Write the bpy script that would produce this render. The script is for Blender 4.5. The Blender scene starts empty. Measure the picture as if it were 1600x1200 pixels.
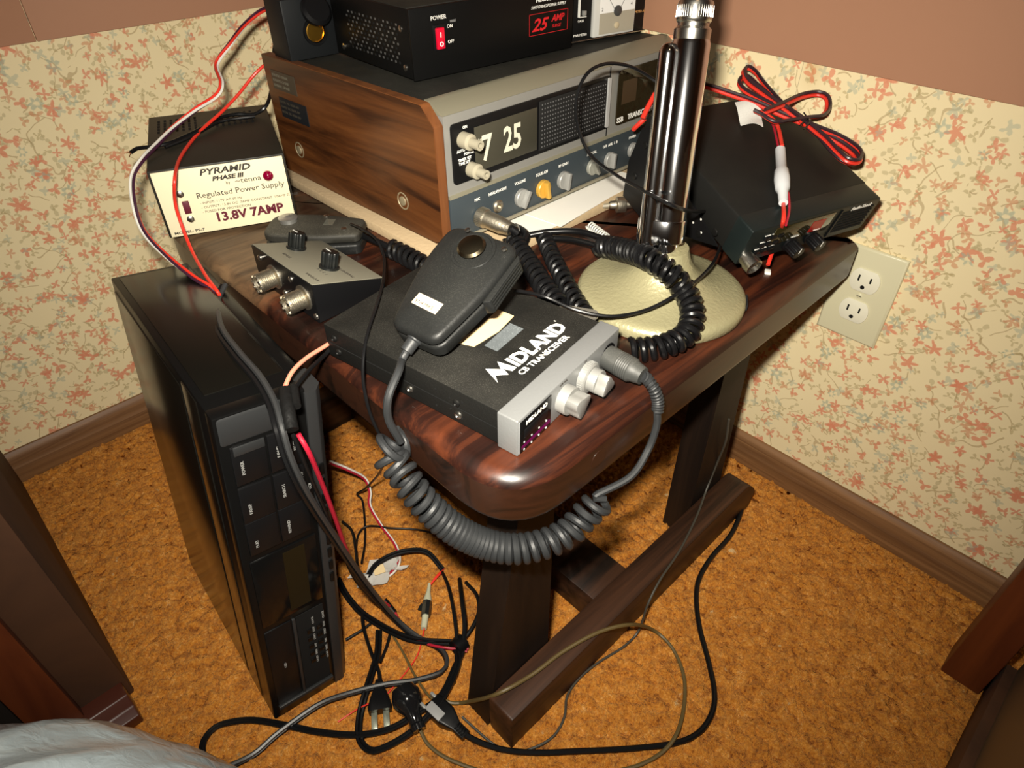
import bpy, bmesh, math, random
from mathutils import Vector, Matrix, noise
random.seed(7)
R = math.radians
S = bpy.context.scene
COL = S.collection

# ---------------------------------------------------------------- camera, light, exposure
CAM = Vector((-.742, -.980, .730))
PITCH, YAW, FPX = R(39.6), R(44.1), 1045.
FWD = Vector((math.sin(YAW) * math.cos(PITCH), math.cos(YAW) * math.cos(PITCH), -math.sin(PITCH)))
RGT = Vector((math.cos(YAW), -math.sin(YAW), 0))
UPV = RGT.cross(FWD)
cd = bpy.data.cameras.new('camera')
cam = bpy.data.objects.new('camera', cd)
COL.objects.link(cam)
cam.matrix_world = Matrix((
    (RGT.x, UPV.x, -FWD.x, CAM.x), (RGT.y, UPV.y, -FWD.y, CAM.y), (RGT.z, UPV.z, -FWD.z, CAM.z), (0, 0, 0, 1)))
cd.sensor_width = 36
cd.lens = 36 * FPX / 1600
cd.clip_start = .01
S.camera = cam
S.view_settings.view_transform = 'Standard'
S.view_settings.look = 'None'
S.view_settings.gamma = 1
S.view_settings.exposure = 0
w = bpy.data.worlds.new('world')
S.world = w
w.use_nodes = True
w.node_tree.nodes['Background'].inputs[0].default_value = (1, .82, .6, 1)
w.node_tree.nodes['Background'].inputs[1].default_value = .008
# the camera's own flash, just above the lens
fl = bpy.data.lights.new('flash', 'AREA')
fl.shape = 'RECTANGLE'
fl.size = .035
fl.size_y = .018
fl.energy = 5.2
fl.spread = R(112)
fl.color = (1, .93, .80)
flo = bpy.data.objects.new('flash', fl)
COL.objects.link(flo)
flo.matrix_world = cam.matrix_world @ Matrix.Translation((-.030, .055, .0)) @ Matrix.Rotation(R(4), 4, 'X')
# added dim warm fill from overhead, stands in for the room's ambient light
rl = bpy.data.lights.new('ambient_fill', 'AREA')
rl.shape = 'DISK'
rl.size = .35
rl.energy = 1.2
rl.color = (1, .74, .45)
rlo = bpy.data.objects.new('ambient_fill', rl)
COL.objects.link(rlo)
rlo.location = (-1.2, -1.5, 2.3)


def at(px, py, z):
    """the point at height z that the photograph shows at pixel px, py"""
    r = RGT * ((px - 800) / FPX) - UPV * ((py - 600) / FPX) + FWD
    return CAM + r * ((z - CAM.z) / r.z)


def at_y(px, py, y):
    """the point on the upright plane at distance y that the photograph shows at px, py"""
    r = RGT * ((px - 800) / FPX) - UPV * ((py - 600) / FPX) + FWD
    return CAM + r * ((y - CAM.y) / r.y)


def cpath(pts, dz=0):
    return [at(a, b, c + dz) for a, b, c in pts]


# ---------------------------------------------------------------- materials
def nt(name):
    m = bpy.data.materials.new(name)
    m.use_nodes = True
    return m, m.node_tree, m.node_tree.nodes, m.node_tree.links, m.node_tree.nodes['Principled BSDF']


MATS = {}


def mat(name, col, rough=.5, metal=0, coat=0, spec=.5, emit=None, trans=0, bump=0, bscale=400, dust=0, dustcol=(.32, .30, .25),
        dscale=25, alpha=1):
    if name in MATS: return MATS[name]
    m, t, N, L, b = nt(name)
    b.inputs['Base Color'].default_value = (*col, 1)
    b.inputs['Roughness'].default_value = rough
    b.inputs['Metallic'].default_value = metal
    b.inputs['Coat Weight'].default_value = coat
    b.inputs['Specular IOR Level'].default_value = spec * (.65 if max(col) < .02 else 1)
    b.inputs['Transmission Weight'].default_value = trans
    if emit:
        b.inputs['Emission Color'].default_value = (*emit[:3], 1)
        b.inputs['Emission Strength'].default_value = emit[3]
    tc = N.new('ShaderNodeTexCoord')
    if bump:
        n = N.new('ShaderNodeTexNoise'); n.inputs['Scale'].default_value = bscale
        L.new(tc.outputs['Object'], n.inputs['Vector'])
        bp = N.new('ShaderNodeBump'); bp.inputs['Strength'].default_value = bump; bp.inputs['Distance'].default_value = .001
        L.new(n.outputs[0], bp.inputs['Height']); L.new(bp.outputs[0], b.inputs['Normal'])
    if dust:
        # dust: soft film + specks, thicker on upward facing surfaces
        n1 = N.new('ShaderNodeTexNoise'); n1.inputs['Scale'].default_value = dscale; n1.inputs['Detail'].default_value = 6
        n2 = N.new('ShaderNodeTexNoise'); n2.inputs['Scale'].default_value = 1100; n2.inputs['Detail'].default_value = 1
        for n in (n1, n2): L.new(tc.outputs['Object'], n.inputs['Vector'])
        r1 = N.new('ShaderNodeMapRange'); r1.inputs[1].default_value = .35; r1.inputs[2].default_value = .75
        r1.inputs[3].default_value = .25; r1.inputs[4].default_value = 1
        r2 = N.new('ShaderNodeMapRange'); r2.inputs[1].default_value = .52; r2.inputs[2].default_value = .75
        L.new(n1.outputs[0], r1.inputs[0]); L.new(n2.outputs[0], r2.inputs[0])
        ge = N.new('ShaderNodeNewGeometry'); sp = N.new('ShaderNodeSeparateXYZ'); L.new(ge.outputs['Normal'], sp.inputs[0])
        up = N.new('ShaderNodeMapRange'); up.inputs[1].default_value = .2; up.inputs[2].default_value = .95
        up.inputs[3].default_value = .15
        L.new(sp.outputs['Z'], up.inputs[0])
        a = N.new('ShaderNodeMath'); a.operation = 'MULTIPLY_ADD'; a.inputs[1].default_value = .75; a.inputs[2].default_value = .35
        L.new(r2.outputs[0], a.inputs[0])
        p = N.new('ShaderNodeMath'); p.operation = 'MULTIPLY'; L.new(a.outputs[0], p.inputs[0]); L.new(r1.outputs[0], p.inputs[1])
        q = N.new('ShaderNodeMath'); q.operation = 'MULTIPLY'; L.new(p.outputs[0], q.inputs[0]); L.new(up.outputs[0], q.inputs[1])
        k = N.new('ShaderNodeMath'); k.operation = 'MULTIPLY'; k.use_clamp = True; k.inputs[1].default_value = dust * .55
        L.new(q.outputs[0], k.inputs[0])
        mx = N.new('ShaderNodeMixRGB'); mx.inputs[1].default_value = (*col, 1); mx.inputs[2].default_value = (*dustcol, 1)
        L.new(k.outputs[0], mx.inputs[0]); L.new(mx.outputs[0], b.inputs['Base Color'])
        rr = N.new('ShaderNodeMapRange'); rr.inputs[3].default_value = rough; rr.inputs[4].default_value = .95
        L.new(k.outputs[0], rr.inputs[0]); L.new(rr.outputs[0], b.inputs['Roughness'])
    if alpha < 1: b.inputs['Alpha'].default_value = alpha
    MATS[name] = m
    return m


def wood(name, c1, c2, vec=(3, 40, 40), rough=.35, coat=0, c3=None, wear=0, wearcol=(.30, .22, .14), spec=.5):
    if name in MATS: return MATS[name]
    m, t, N, L, b = nt(name)
    tc = N.new('ShaderNodeTexCoord'); mp = N.new('ShaderNodeMapping'); mp.inputs['Scale'].default_value = vec
    L.new(tc.outputs['Object'], mp.inputs[0])
    n = N.new('ShaderNodeTexNoise'); n.inputs['Scale'].default_value = 1; n.inputs['Detail'].default_value = 8
    n.inputs['Roughness'].default_value = .6; n.inputs['Distortion'].default_value = .8
    L.new(mp.outputs[0], n.inputs['Vector'])
    cr = N.new('ShaderNodeValToRGB')
    cr.color_ramp.elements[0].position = .32; cr.color_ramp.elements[0].color = (*c1, 1)
    cr.color_ramp.elements[1].position = .68; cr.color_ramp.elements[1].color = (*c2, 1)
    if c3:
        e = cr.color_ramp.elements.new(.5); e.color = (*c3, 1)
    L.new(n.outputs[0], cr.inputs[0])
    out = cr.outputs[0]
    if wear:
        n2 = N.new('ShaderNodeTexNoise'); n2.inputs['Scale'].default_value = 14; n2.inputs['Detail'].default_value = 9
        L.new(tc.outputs['Object'], n2.inputs['Vector'])
        # the worn, dusty end of the board is its far left corner
        sp = N.new('ShaderNodeSeparateXYZ'); L.new(tc.outputs['Object'], sp.inputs[0])
        g = N.new('ShaderNodeMapRange'); g.inputs[1].default_value = -.14; g.inputs[2].default_value = .06
        g.inputs[3].default_value = 0; g.inputs[4].default_value = 1
        L.new(sp.outputs['Y'], g.inputs[0])
        g2 = N.new('ShaderNodeMapRange'); g2.inputs[1].default_value = -.02; g2.inputs[2].default_value = -.20
        L.new(sp.outputs['X'], g2.inputs[0])
        s = N.new('ShaderNodeMath'); s.operation = 'MULTIPLY'; L.new(g.outputs[0], s.inputs[0]); L.new(g2.outputs[0], s.inputs[1])
        s2 = N.new('ShaderNodeMath'); s2.operation = 'ADD'; L.new(s.outputs[0], s2.inputs[0]); L.new(n2.outputs[0], s2.inputs[1])
        r = N.new('ShaderNodeMapRange'); r.inputs[1].default_value = .95; r.inputs[2].default_value = 1.45; r.inputs[4].default_value = wear
        L.new(s2.outputs[0], r.inputs[0])
        gm = N.new('ShaderNodeMapRange'); gm.inputs[1].default_value = .38; gm.inputs[2].default_value = .62; gm.inputs[3].default_value = .25
        L.new(n.outputs[0], gm.inputs[0])
        wm = N.new('ShaderNodeMath'); wm.operation = 'MULTIPLY'; L.new(r.outputs[0], wm.inputs[0]); L.new(gm.outputs[0], wm.inputs[1])
        mx = N.new('ShaderNodeMixRGB'); mx.inputs[2].default_value = (*wearcol, 1)
        L.new(wm.outputs[0], mx.inputs[0]); L.new(out, mx.inputs[1]); out = mx.outputs[0]
        rr = N.new('ShaderNodeMapRange'); rr.inputs[3].default_value = rough; rr.inputs[4].default_value = .7
        L.new(r.outputs[0], rr.inputs[0]); L.new(rr.outputs[0], b.inputs['Roughness'])
    else:
        b.inputs['Roughness'].default_value = rough
    L.new(out, b.inputs['Base Color'])
    b.inputs['Coat Weight'].default_value = coat
    b.inputs['Coat Roughness'].default_value = .15
    b.inputs['Specular IOR Level'].default_value = spec
    bp = N.new('ShaderNodeBump'); bp.inputs['Strength'].default_value = .15; bp.inputs['Distance'].default_value = .001
    L.new(n.outputs[0], bp.inputs['Height']); L.new(bp.outputs[0], b.inputs['Normal'])
    MATS[name] = m
    return m


def wallpaper(axis):
    m, t, N, L, b = nt('floral_wallpaper_' + axis)
    ge = N.new('ShaderNodeNewGeometry'); sp = N.new('ShaderNodeSeparateXYZ'); L.new(ge.outputs['Position'], sp.inputs[0])
    cb = N.new('ShaderNodeCombineXYZ'); L.new(sp.outputs['X' if axis == 'x' else 'Y'], cb.inputs[0]); L.new(sp.outputs['Z'], cb.inputs[1])

    def M(op, a, bb=None, c=None, clamp=False):
        n = N.new('ShaderNodeMath'); n.operation = op; n.use_clamp = clamp
        for i, v in enumerate((a, bb, c)):
            if v is None: continue
            if isinstance(v, (int, float)): n.inputs[i].default_value = v
            else: L.new(v, n.inputs[i])
        return n.outputs[0]

    # gently warp the print so that it does not look stamped
    nz = N.new('ShaderNodeTexNoise'); nz.inputs['Scale'].default_value = 30; L.new(cb.outputs[0], nz.inputs['Vector'])
    va = N.new('ShaderNodeVectorMath'); va.operation = 'MULTIPLY_ADD'
    L.new(nz.outputs['Color'], va.inputs[0]); va.inputs[1].default_value = (.012, .012, 0); L.new(cb.outputs[0], va.inputs[2])
    nf = N.new('ShaderNodeTexNoise'); nf.inputs['Scale'].default_value = 190; nf.inputs['Detail'].default_value = 2; L.new(cb.outputs[0], nf.inputs['Vector'])
    vb = N.new('ShaderNodeVectorMath'); vb.operation = 'MULTIPLY_ADD'
    L.new(nf.outputs['Color'], vb.inputs[0]); vb.inputs[1].default_value = (.0040, .0040, 0); L.new(va.outputs[0], vb.inputs[2])
    P = vb.outputs[0]

    def flower(scale, rad, pet, dens, off=(0, 0), depth=.45, ring=0, squash=1.):
        mp = N.new('ShaderNodeMapping'); mp.inputs['Location'].default_value = (off[0], off[1], 0)
        mp.inputs['Scale'].default_value = (scale, scale * squash, 1); L.new(P, mp.inputs[0])
        v = N.new('ShaderNodeTexVoronoi'); v.voronoi_dimensions = '2D'; v.inputs['Scale'].default_value = 1
        v.inputs['Randomness'].default_value = .85
        L.new(mp.outputs[0], v.inputs['Vector'])
        d = N.new('ShaderNodeVectorMath'); d.operation = 'SUBTRACT'; L.new(mp.outputs[0], d.inputs[0]); L.new(v.outputs['Position'], d.inputs[1])
        s = N.new('ShaderNodeSeparateXYZ'); L.new(d.outputs[0], s.inputs[0])
        c = N.new('ShaderNodeSeparateColor'); L.new(v.outputs['Color'], c.inputs[0])
        an = M('ADD', M('ARCTAN2', s.outputs[1], s.outputs[0]), M('MULTIPLY', c.outputs[0], 6.28))
        r = v.outputs['Distance']
        pt = M('MULTIPLY', M('MULTIPLY_ADD', M('COSINE', M('MULTIPLY', an, pet)), depth, 1 - depth), M('MULTIPLY_ADD', c.outputs[1], rad * .5, rad * .7))
        k = M('MULTIPLY', M('SUBTRACT', pt, r), 18, clamp=True)
        k = M('MULTIPLY', k, M('LESS_THAN', c.outputs[2], dens))
        if ring: k = M('MULTIPLY', k, M('MULTIPLY', M('SUBTRACT', r, rad * ring), 25, clamp=True))
        return k

    n0 = N.new('ShaderNodeTexNoise'); n0.inputs['Scale'].default_value = 5; L.new(cb.outputs[0], n0.inputs['Vector'])
    base = N.new('ShaderNodeMixRGB'); base.inputs[1].default_value = (.80, .665, .395, 1); base.inputs[2].default_value = (.86, .735, .46, 1)
    L.new(n0.outputs[0], base.inputs[0])
    cur = base.outputs[0]

    def layer(k, col, strength=1.):
        nonlocal cur
        if strength < 1: k = M('MULTIPLY', k, strength)
        x = N.new('ShaderNodeMixRGB'); L.new(k, x.inputs[0]); L.new(cur, x.inputs[1]); x.inputs[2].default_value = (*col, 1)
        cur = x.outputs[0]

    # fine trailing stems, only near the flower sprays
    for sc, rot, ph in ((11, .6, 2.), (12.5, 2.3, 5.)):
        mp = N.new('ShaderNodeMapping'); mp.inputs['Rotation'].default_value = (0, 0, rot); L.new(cb.outputs[0], mp.inputs[0])
        wv = N.new('ShaderNodeTexWave'); wv.inputs['Scale'].default_value = sc; wv.inputs['Distortion'].default_value = 9
        wv.inputs['Detail'].default_value = 2; wv.inputs['Detail Scale'].default_value = 1.6; wv.inputs['Phase Offset'].default_value = ph
        L.new(mp.outputs[0], wv.inputs['Vector'])
        n2 = N.new('ShaderNodeTexNoise'); n2.inputs['Scale'].default_value = 26 + ph; L.new(cb.outputs[0], n2.inputs['Vector'])
        layer(M('MULTIPLY', M('GREATER_THAN', wv.outputs[0], .988), M('GREATER_THAN', n2.outputs[0], .53)), (.33, .22, .09), .5)
    layer(flower(80, .42, 3, .42, (3.3, 7.1), .45), (.42, .33, .15), .55)
    layer(flower(56, .40, 2, .34, (1.7, 2.2), .5), (.42, .35, .18), .5)
    layer(flower(64, .40, 3, .32, (9.1, 4.2), .4), (.62, .27, .13), .65)
    layer(flower(42, .34, 5, .30, (5.2, .4), .34), (.60, .23, .11), .6)
    layer(flower(29, .29, 5, .36, (.4, 3.7), .30), (.70, .25, .14), .85)
    layer(flower(46, .36, 3, .28, (7.4, 8.8), .38), (.70, .25, .14), .8)
    layer(flower(50, .36, 4, .22, (2.4, 5.8), .38), (.70, .26, .15), .8)
    layer(flower(28, .24, 6, .30, (6.6, 1.9), .22, ring=.22), (.36, .42, .32), .65)
    layer(flower(50, .34, 4, .22, (4.6, 9.9), .3), (.38, .43, .33), .5)
    if axis == 'y':      # a seam between two widths of paper, browned beside it
        d = M('ADD', sp.outputs['Y'], .652)
        st = M('MULTIPLY', M('SUBTRACT', 1, M('MULTIPLY', M('ABSOLUTE', M('ADD', d, .012)), 70, clamp=True)), M('MULTIPLY', M('SUBTRACT', sp.outputs['Z'], .515), 30, clamp=True))
        layer(st, (.50, .28, .08), .55)
        layer(M('LESS_THAN', M('ABSOLUTE', d), .0004), (.40, .32, .20), .6)
    L.new(cur, b.inputs['Base Color'])
    b.inputs['Roughness'].default_value = .55
    b.inputs['Specular IOR Level'].default_value = .3
    return m


def carpet_mat():
    m, t, N, L, b = nt('orange_carpet')
    tc = N.new('ShaderNodeNewGeometry')

    def nz(s, d, dist=0):
        n = N.new('ShaderNodeTexNoise'); n.inputs['Scale'].default_value = s; n.inputs['Detail'].default_value = d
        n.inputs['Distortion'].default_value = dist
        L.new(tc.outputs['Position'], n.inputs['Vector']); return n.outputs[0]
    cr = N.new('ShaderNodeValToRGB')
    E = cr.color_ramp.elements
    E[0].position = .33; E[0].color = (.20, .055, .008, 1)
    E[1].position = .72; E[1].color = (.84, .46, .16, 1)
    e = E.new(.45); e.color = (.48, .17, .022, 1)
    e = E.new(.58); e.color = (.64, .265, .042, 1)
    a = N.new('ShaderNodeMixRGB'); a.inputs[0].default_value = .55
    L.new(nz(70, 6, .6), a.inputs[1]); L.new(nz(420, 3), a.inputs[2]); L.new(a.outputs[0], cr.inputs[0])
    # old stains and pale lint
    r = N.new('ShaderNodeMapRange'); r.inputs[1].default_value = .60; r.inputs[2].default_value = .74; r.inputs[4].default_value = .5
    L.new(nz(11, 6, 1), r.inputs[0])
    x = N.new('ShaderNodeMixRGB'); x.inputs[2].default_value = (.17, .055, .012, 1); L.new(r.outputs[0], x.inputs[0]); L.new(cr.outputs[0], x.inputs[1])
    r2 = N.new('ShaderNodeMapRange'); r2.inputs[1].default_value = .70; r2.inputs[2].default_value = .76
    L.new(nz(60, 4, .3), r2.inputs[0])
    y = N.new('ShaderNodeMixRGB'); y.inputs[2].default_value = (.66, .45, .22, 1); L.new(r2.outputs[0], y.inputs[0]); L.new(x.outputs[0], y.inputs[1])
    L.new(y.outputs[0], b.inputs['Base Color'])
    b.inputs['Roughness'].default_value = 1
    b.inputs['Specular IOR Level'].default_value = .1
    b.inputs['Sheen Weight'].default_value = .25
    b.inputs['Sheen Tint'].default_value = (1, .6, .3, 1)
    bp = N.new('ShaderNodeBump'); bp.inputs['Strength'].default_value = .8; bp.inputs['Distance'].default_value = .003
    L.new(nz(900, 2), bp.inputs['Height']); L.new(bp.outputs[0], b.inputs['Normal'])
    return m


BLK = mat('black_metal', (.004, .004, .004), .45, dust=.12, spec=.3)
BLKD = mat('dusty_black_metal', (.0055, .0055, .005), .6, dust=.22, bump=.2, spec=.25)
BLKDD = mat('thick_dust_black', (.03, .028, .022), .7, dust=.8, dustcol=(.20, .18, .12), dscale=14)
PLA = mat('black_plastic', (.005, .005, .0055), .35, spec=.35)
MICM = mat('mic_plastic', (.009, .0095, .0095), .42, dust=.13, spec=.35, bump=.15, dustcol=(.28, .27, .22))
GREYC = mat('grey_cable', (.022, .0235, .025), .5)
BLKC = mat('black_cable', (.006, .006, .0065), .3, spec=.4)
RUB = mat('coil_rubber', (.005, .005, .0055), .3, coat=.1)
REDC = mat('red_cable', (.70, .035, .02), .35)
CRIM = mat('crimson_cable', (.38, .01, .03), .35)
SALM = mat('salmon_cable', (.75, .26, .17), .4)
WHTC = mat('white_cable', (.70, .68, .62), .35)
OLIV = mat('olive_cable', (.11, .075, .025), .5)
CHR = mat('chrome', (.92, .92, .93), .11, 1)
CHRD = mat('dull_chrome', (.62, .60, .54), .25, 1, dust=.25, dustcol=(.4, .36, .28))
NICK = mat('tarnished_nickel', (.45, .41, .33), .42, 1, dust=.5, dustcol=(.30, .26, .19), bump=.3)
SILV = mat('silver_plastic', (.20, .205, .205), .38, .2, bump=.1)
KNB = mat('pale_silver_knob', (.30, .30, .285), .4, .3)
SMET = mat('screw_metal', (.55, .53, .48), .3, 1)
WHT = mat('white_print', (.80, .79, .74), .5)
REDP = mat('red_print', (.55, .01, .015), .5)
BRAS = mat('brass', (.78, .42, .06), .25, 1)
GOLD = mat('gold_hammertone', (.36, .33, .19), .38, .35, bump=.6, bscale=300)
CREAM = mat('ivory_plastic', (.66, .62, .42), .35)
CREAM2 = mat('ivory_receptacle', (.78, .75, .60), .35)
HOLE = mat('dark_opening', (.002, .002, .002), .9)
PAPER = mat('white_paper', (.78, .76, .70), .8)
TAPEP = mat('yellowed_paper', (.72, .55, .30), .8)
PAN = mat('white_face_plate', (.78, .70, .48), .5)
MAROON = mat('maroon_print', (.10, .008, .02), .5)
INK = mat('black_ink', (.03, .025, .02), .6)
TRIM = mat('brown_painted_board', (.44, .225, .135), .55, bump=.15, bscale=90)
GLASS = mat('smoky_window', (.004, .004, .004), .12, spec=.35)
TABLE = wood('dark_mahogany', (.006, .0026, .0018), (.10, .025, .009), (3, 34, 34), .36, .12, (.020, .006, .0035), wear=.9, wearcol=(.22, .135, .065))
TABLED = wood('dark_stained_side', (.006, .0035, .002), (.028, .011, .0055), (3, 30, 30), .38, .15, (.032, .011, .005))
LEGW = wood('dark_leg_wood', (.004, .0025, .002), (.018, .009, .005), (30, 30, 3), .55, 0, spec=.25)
RAILW = wood('dark_rail_wood', (.007, .0035, .002), (.065, .026, .012), (2.5, 45, 45), .5, 0, spec=.3)
WALN = wood('walnut_veneer', (.018, .005, .0015), (.15, .052, .013), (40, 3.5, 38), .42, .05, (.085, .027, .0065))
WALNE = wood('walnut_edge', (.09, .030, .009), (.19, .065, .018), (50, 50, 5), .5)
BASEW = wood('baseboard_oak', (.095, .038, .012), (.26, .130, .052), (3, 3, 90), .5)
CABW = wood('cabinet_brown', (.034, .012, .004), (.095, .036, .012), (8, 8, 3), .75)
CABR = wood('cabinet_redwood', (.07, .013, .004), (.17, .040, .009), (20, 20, 3), .5)


# ---------------------------------------------------------------- mesh builder
class MB:
    def __init__(s):
        s.v, s.f, s.mi, s.mats = [], [], [], []
        s.words = []

    def add(s, vs, fs, m, M=None):
        o = len(s.v)
        s.v += [tuple((M @ Vector(v)) if M is not None else v) for v in vs]
        if m not in s.mats: s.mats.append(m)
        i = s.mats.index(m)
        for f in fs: s.f.append([a + o for a in f]); s.mi.append(i)
        return s

    def bm(s, b, m, M=None):
        b.verts.index_update()
        s.add([v.co.copy() for v in b.verts], [[v.index for v in f.verts] for f in b.faces], m, M)
        b.free(); return s

    def box(s, x0, y0, z0, x1, y1, z1, m, bev=0, M=None, seg=2):
        b = bmesh.new(); bmesh.ops.create_cube(b, size=1)
        for v in b.verts:
            v.co = Vector((x0 + (v.co.x + .5) * (x1 - x0), y0 + (v.co.y + .5) * (y1 - y0), z0 + (v.co.z + .5) * (z1 - z0)))
        if bev: bmesh.ops.bevel(b, geom=b.edges[:], offset=bev, segments=seg, affect='EDGES', profile=.5)
        return s.bm(b, m, M)

    def prism(s, poly, z0, z1, m, M=None, bev=0, seg=2):
        b = bmesh.new()
        lo = [b.verts.new((p[0], p[1], z0)) for p in poly]; hi = [b.verts.new((p[0], p[1], z1)) for p in poly]
        n = len(poly)
        b.faces.new(lo[::-1]); b.faces.new(hi)
        for i in range(n): b.faces.new((lo[i], lo[(i + 1) % n], hi[(i + 1) % n], hi[i]))
        bmesh.ops.recalc_face_normals(b, faces=b.faces[:])
        if bev:
            es = [e for e in b.edges if abs(e.verts[0].co.z - e.verts[1].co.z) < 1e-7]
            bmesh.ops.bevel(b, geom=es, offset=bev, segments=seg, affect='EDGES', profile=.5)
        return s.bm(b, m, M)

    def lathe(s, prof, m, M=None, seg=32):
        vs, fs = [], []
        n = len(prof)
        for j in range(seg):
            a = 2 * math.pi * j / seg
            for r, z in prof: vs.append((r * math.cos(a), r * math.sin(a), z))
        for j in range(seg):
            k = (j + 1) % seg
            for i in range(n - 1): fs.append([j * n + i, k * n + i, k * n + i + 1, j * n + i + 1])
        fs.append([j * n + n - 1 for j in range(seg)])
        fs.append([j * n for j in range(seg)][::-1])
        return s.add(vs, fs, m, M)

    def cyl(s, r, h, m, M=None, seg=24, bev=0):
        if bev: return s.lathe([(r - bev, 0), (r, bev), (r, h - bev), (r - bev, h)], m, M, seg)
        return s.lathe([(r, 0), (r, h)], m, M, seg)

    def loft(s, layers, m, M=None):
        """closed shape through equal-length outlines"""
        n = len(layers[0]); vs = [p for l in layers for p in l]; fs = []
        for k in range(len(layers) - 1):
            for i in range(n):
                j = (i + 1) % n
                fs.append([k * n + i, k * n + j, (k + 1) * n + j, (k + 1) * n + i])
        fs.append(list(range(n))[::-1]); fs.append([(len(layers) - 1) * n + i for i in range(n)])
        return s.add(vs, fs, m, M)

    def tube(s, pts, r, m, seg=8, step=None, smooth=True, M=None):
        P = spline(pts, step or max(r * 1.5, .0015)) if smooth else [Vector(p) for p in pts]
        fr = frames(P); vs, fs = [], []; n = len(P)
        for i, p in enumerate(P):
            a, b_ = fr[i]
            for k in range(seg):
                t = 2 * math.pi * k / seg
                vs.append(p + (a * math.cos(t) + b_ * math.sin(t)) * r)
        for i in range(n - 1):
            for k in range(seg):
                l = (k + 1) % seg
                fs.append([i * seg + k, i * seg + l, (i + 1) * seg + l, (i + 1) * seg + k])
        fs.append(list(range(seg))[::-1]); fs.append([(n - 1) * seg + k for k in range(seg)])
        return s.add(vs, fs, m, M)

    def twin(s, pts, r, m1, m2=None, roll=0, seg=7, twist=0, third=None):
        P = spline(pts, max(r * 2, .002)); fr = frames(P)
        ms = [m1, m2 or m1] + ([third] if third else [])
        n = len(ms); rr = r * (1.0 if n == 2 else 1.16)
        for q, m in enumerate(ms):
            Q = []
            for i, p in enumerate(P):
                a, b_ = fr[i]; t = roll + 2 * math.pi * q / n + twist * i / max(1, len(P))
                Q.append(p + (a * math.cos(t) + b_ * math.sin(t)) * rr)
            s.tube(Q, r, m, seg, smooth=False)
        return s

    def coil(s, pts, R_, r, turns, m, seg=8, per=14, taper=None, loose=0):
        P = spline(pts, .002); fr = frames(P); n = len(P); Q = []
        T = int(turns * per)
        for i in range(T + 1):
            u = i / T; u = (u + loose * math.sin(2 * math.pi * u) / (2 * math.pi)) * (n - 1); k = min(int(u), n - 2); f = u - k
            p = P[k].lerp(P[k + 1], f); a = fr[k][0].lerp(fr[k + 1][0], f); b_ = fr[k][1].lerp(fr[k + 1][1], f)
            t = 2 * math.pi * i / per
            rad = R_ * (1 if not taper else taper(i / T))
            Q.append(p + (a * math.cos(t) + b_ * math.sin(t)) * rad)
        return s.tube(Q, r, m, seg, smooth=False)

    def text(s, txt, size, m, M=None, h=.0003, bold=0, shear=0, align='LEFT', wide=1., space=1., fit=None):
        c = bpy.data.curves.new('t', 'FONT'); c.body = txt; c.size = size; c.extrude = h; c.offset = bold; c.shear = shear
        c.align_x = align; c.space_character = space; c.resolution_u = 2
        o = bpy.data.objects.new('t', c); COL.objects.link(o)
        dg = bpy.context.evaluated_depsgraph_get(); me = o.evaluated_get(dg).to_mesh()
        if fit:
            xs = [v.co.x for v in me.vertices]; wide = fit / (max(xs) - min(xs))
        if s.words is not None and M is not None: s.words.append(len(s.f))
        s.add([(v.co.x * wide, v.co.y, v.co.z) for v in me.vertices], [list(p.vertices) for p in me.polygons], m, M)
        if s.words is not None: s.words.append(len(s.f))
        o.evaluated_get(dg).to_mesh_clear()
        bpy.data.objects.remove(o); bpy.data.curves.remove(c)
        return s

    def build(s, name, parent=None, sharp=35, label=None):
        if name.endswith('lettering') and len(s.words) > 2:
            # every printed line is a part of its own
            cuts = sorted(set([0] + s.words + [len(s.f)])); o = None
            for a, b_ in zip(cuts, cuts[1:]):
                if b_ <= a: continue
                q = MB(); q.mats = s.mats; ids = {}
                for f, mi in zip(s.f[a:b_], s.mi[a:b_]):
                    g = []
                    for v in f:
                        if v not in ids: ids[v] = len(q.v); q.v.append(s.v[v])
                        g.append(ids[v])
                    q.f.append(g); q.mi.append(mi)
                o = q.build('lettering_', parent, sharp); o.name = 'lettering'
            return o
        me = bpy.data.meshes.new(name); me.from_pydata([tuple(v) for v in s.v], [], s.f)
        for m in s.mats: me.materials.append(m)
        me.polygons.foreach_set('material_index', s.mi)
        me.polygons.foreach_set('use_smooth', [True] * len(s.f))
        me.update(); me.set_sharp_from_angle(angle=R(sharp))
        o = bpy.data.objects.new(name, me); COL.objects.link(o)
        if parent is not None: o.parent = parent
        if label: o['label'] = label
        return o


def spline(pts, step):
    P = [Vector(p) for p in pts]
    if len(P) == 2:
        n = max(1, int((P[1] - P[0]).length / step)); return [P[0].lerp(P[1], i / n) for i in range(n + 1)]
    out = []
    E = [P[0] * 2 - P[1]] + P + [P[-1] * 2 - P[-2]]
    for i in range(1, len(E) - 2):
        a, b, c, d = E[i - 1], E[i], E[i + 1], E[i + 2]
        n = max(2, min(60, int((c - b).length / step)))
        for k in range(n):
            t = k / n
            out.append(.5 * ((2 * b) + (c - a) * t + (2 * a - 5 * b + 4 * c - d) * t * t + (3 * b - a - 3 * c + d) * t ** 3))
    out.append(P[-1]); return out


def frames(P):
    fr = []; n = len(P); t0 = (P[1] - P[0]).normalized()
    a = t0.cross(Vector((0, 0, 1)))
    if a.length < .05: a = t0.cross(Vector((1, 0, 0)))
    a.normalize()
    for i in range(n):
        t = (P[min(i + 1, n - 1)] - P[max(i - 1, 0)])
        t = t.normalized() if t.length > 1e-9 else t0
        a = (a - t * a.dot(t)).normalized(); fr.append((a, t.cross(a))); t0 = t
    return fr


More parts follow.
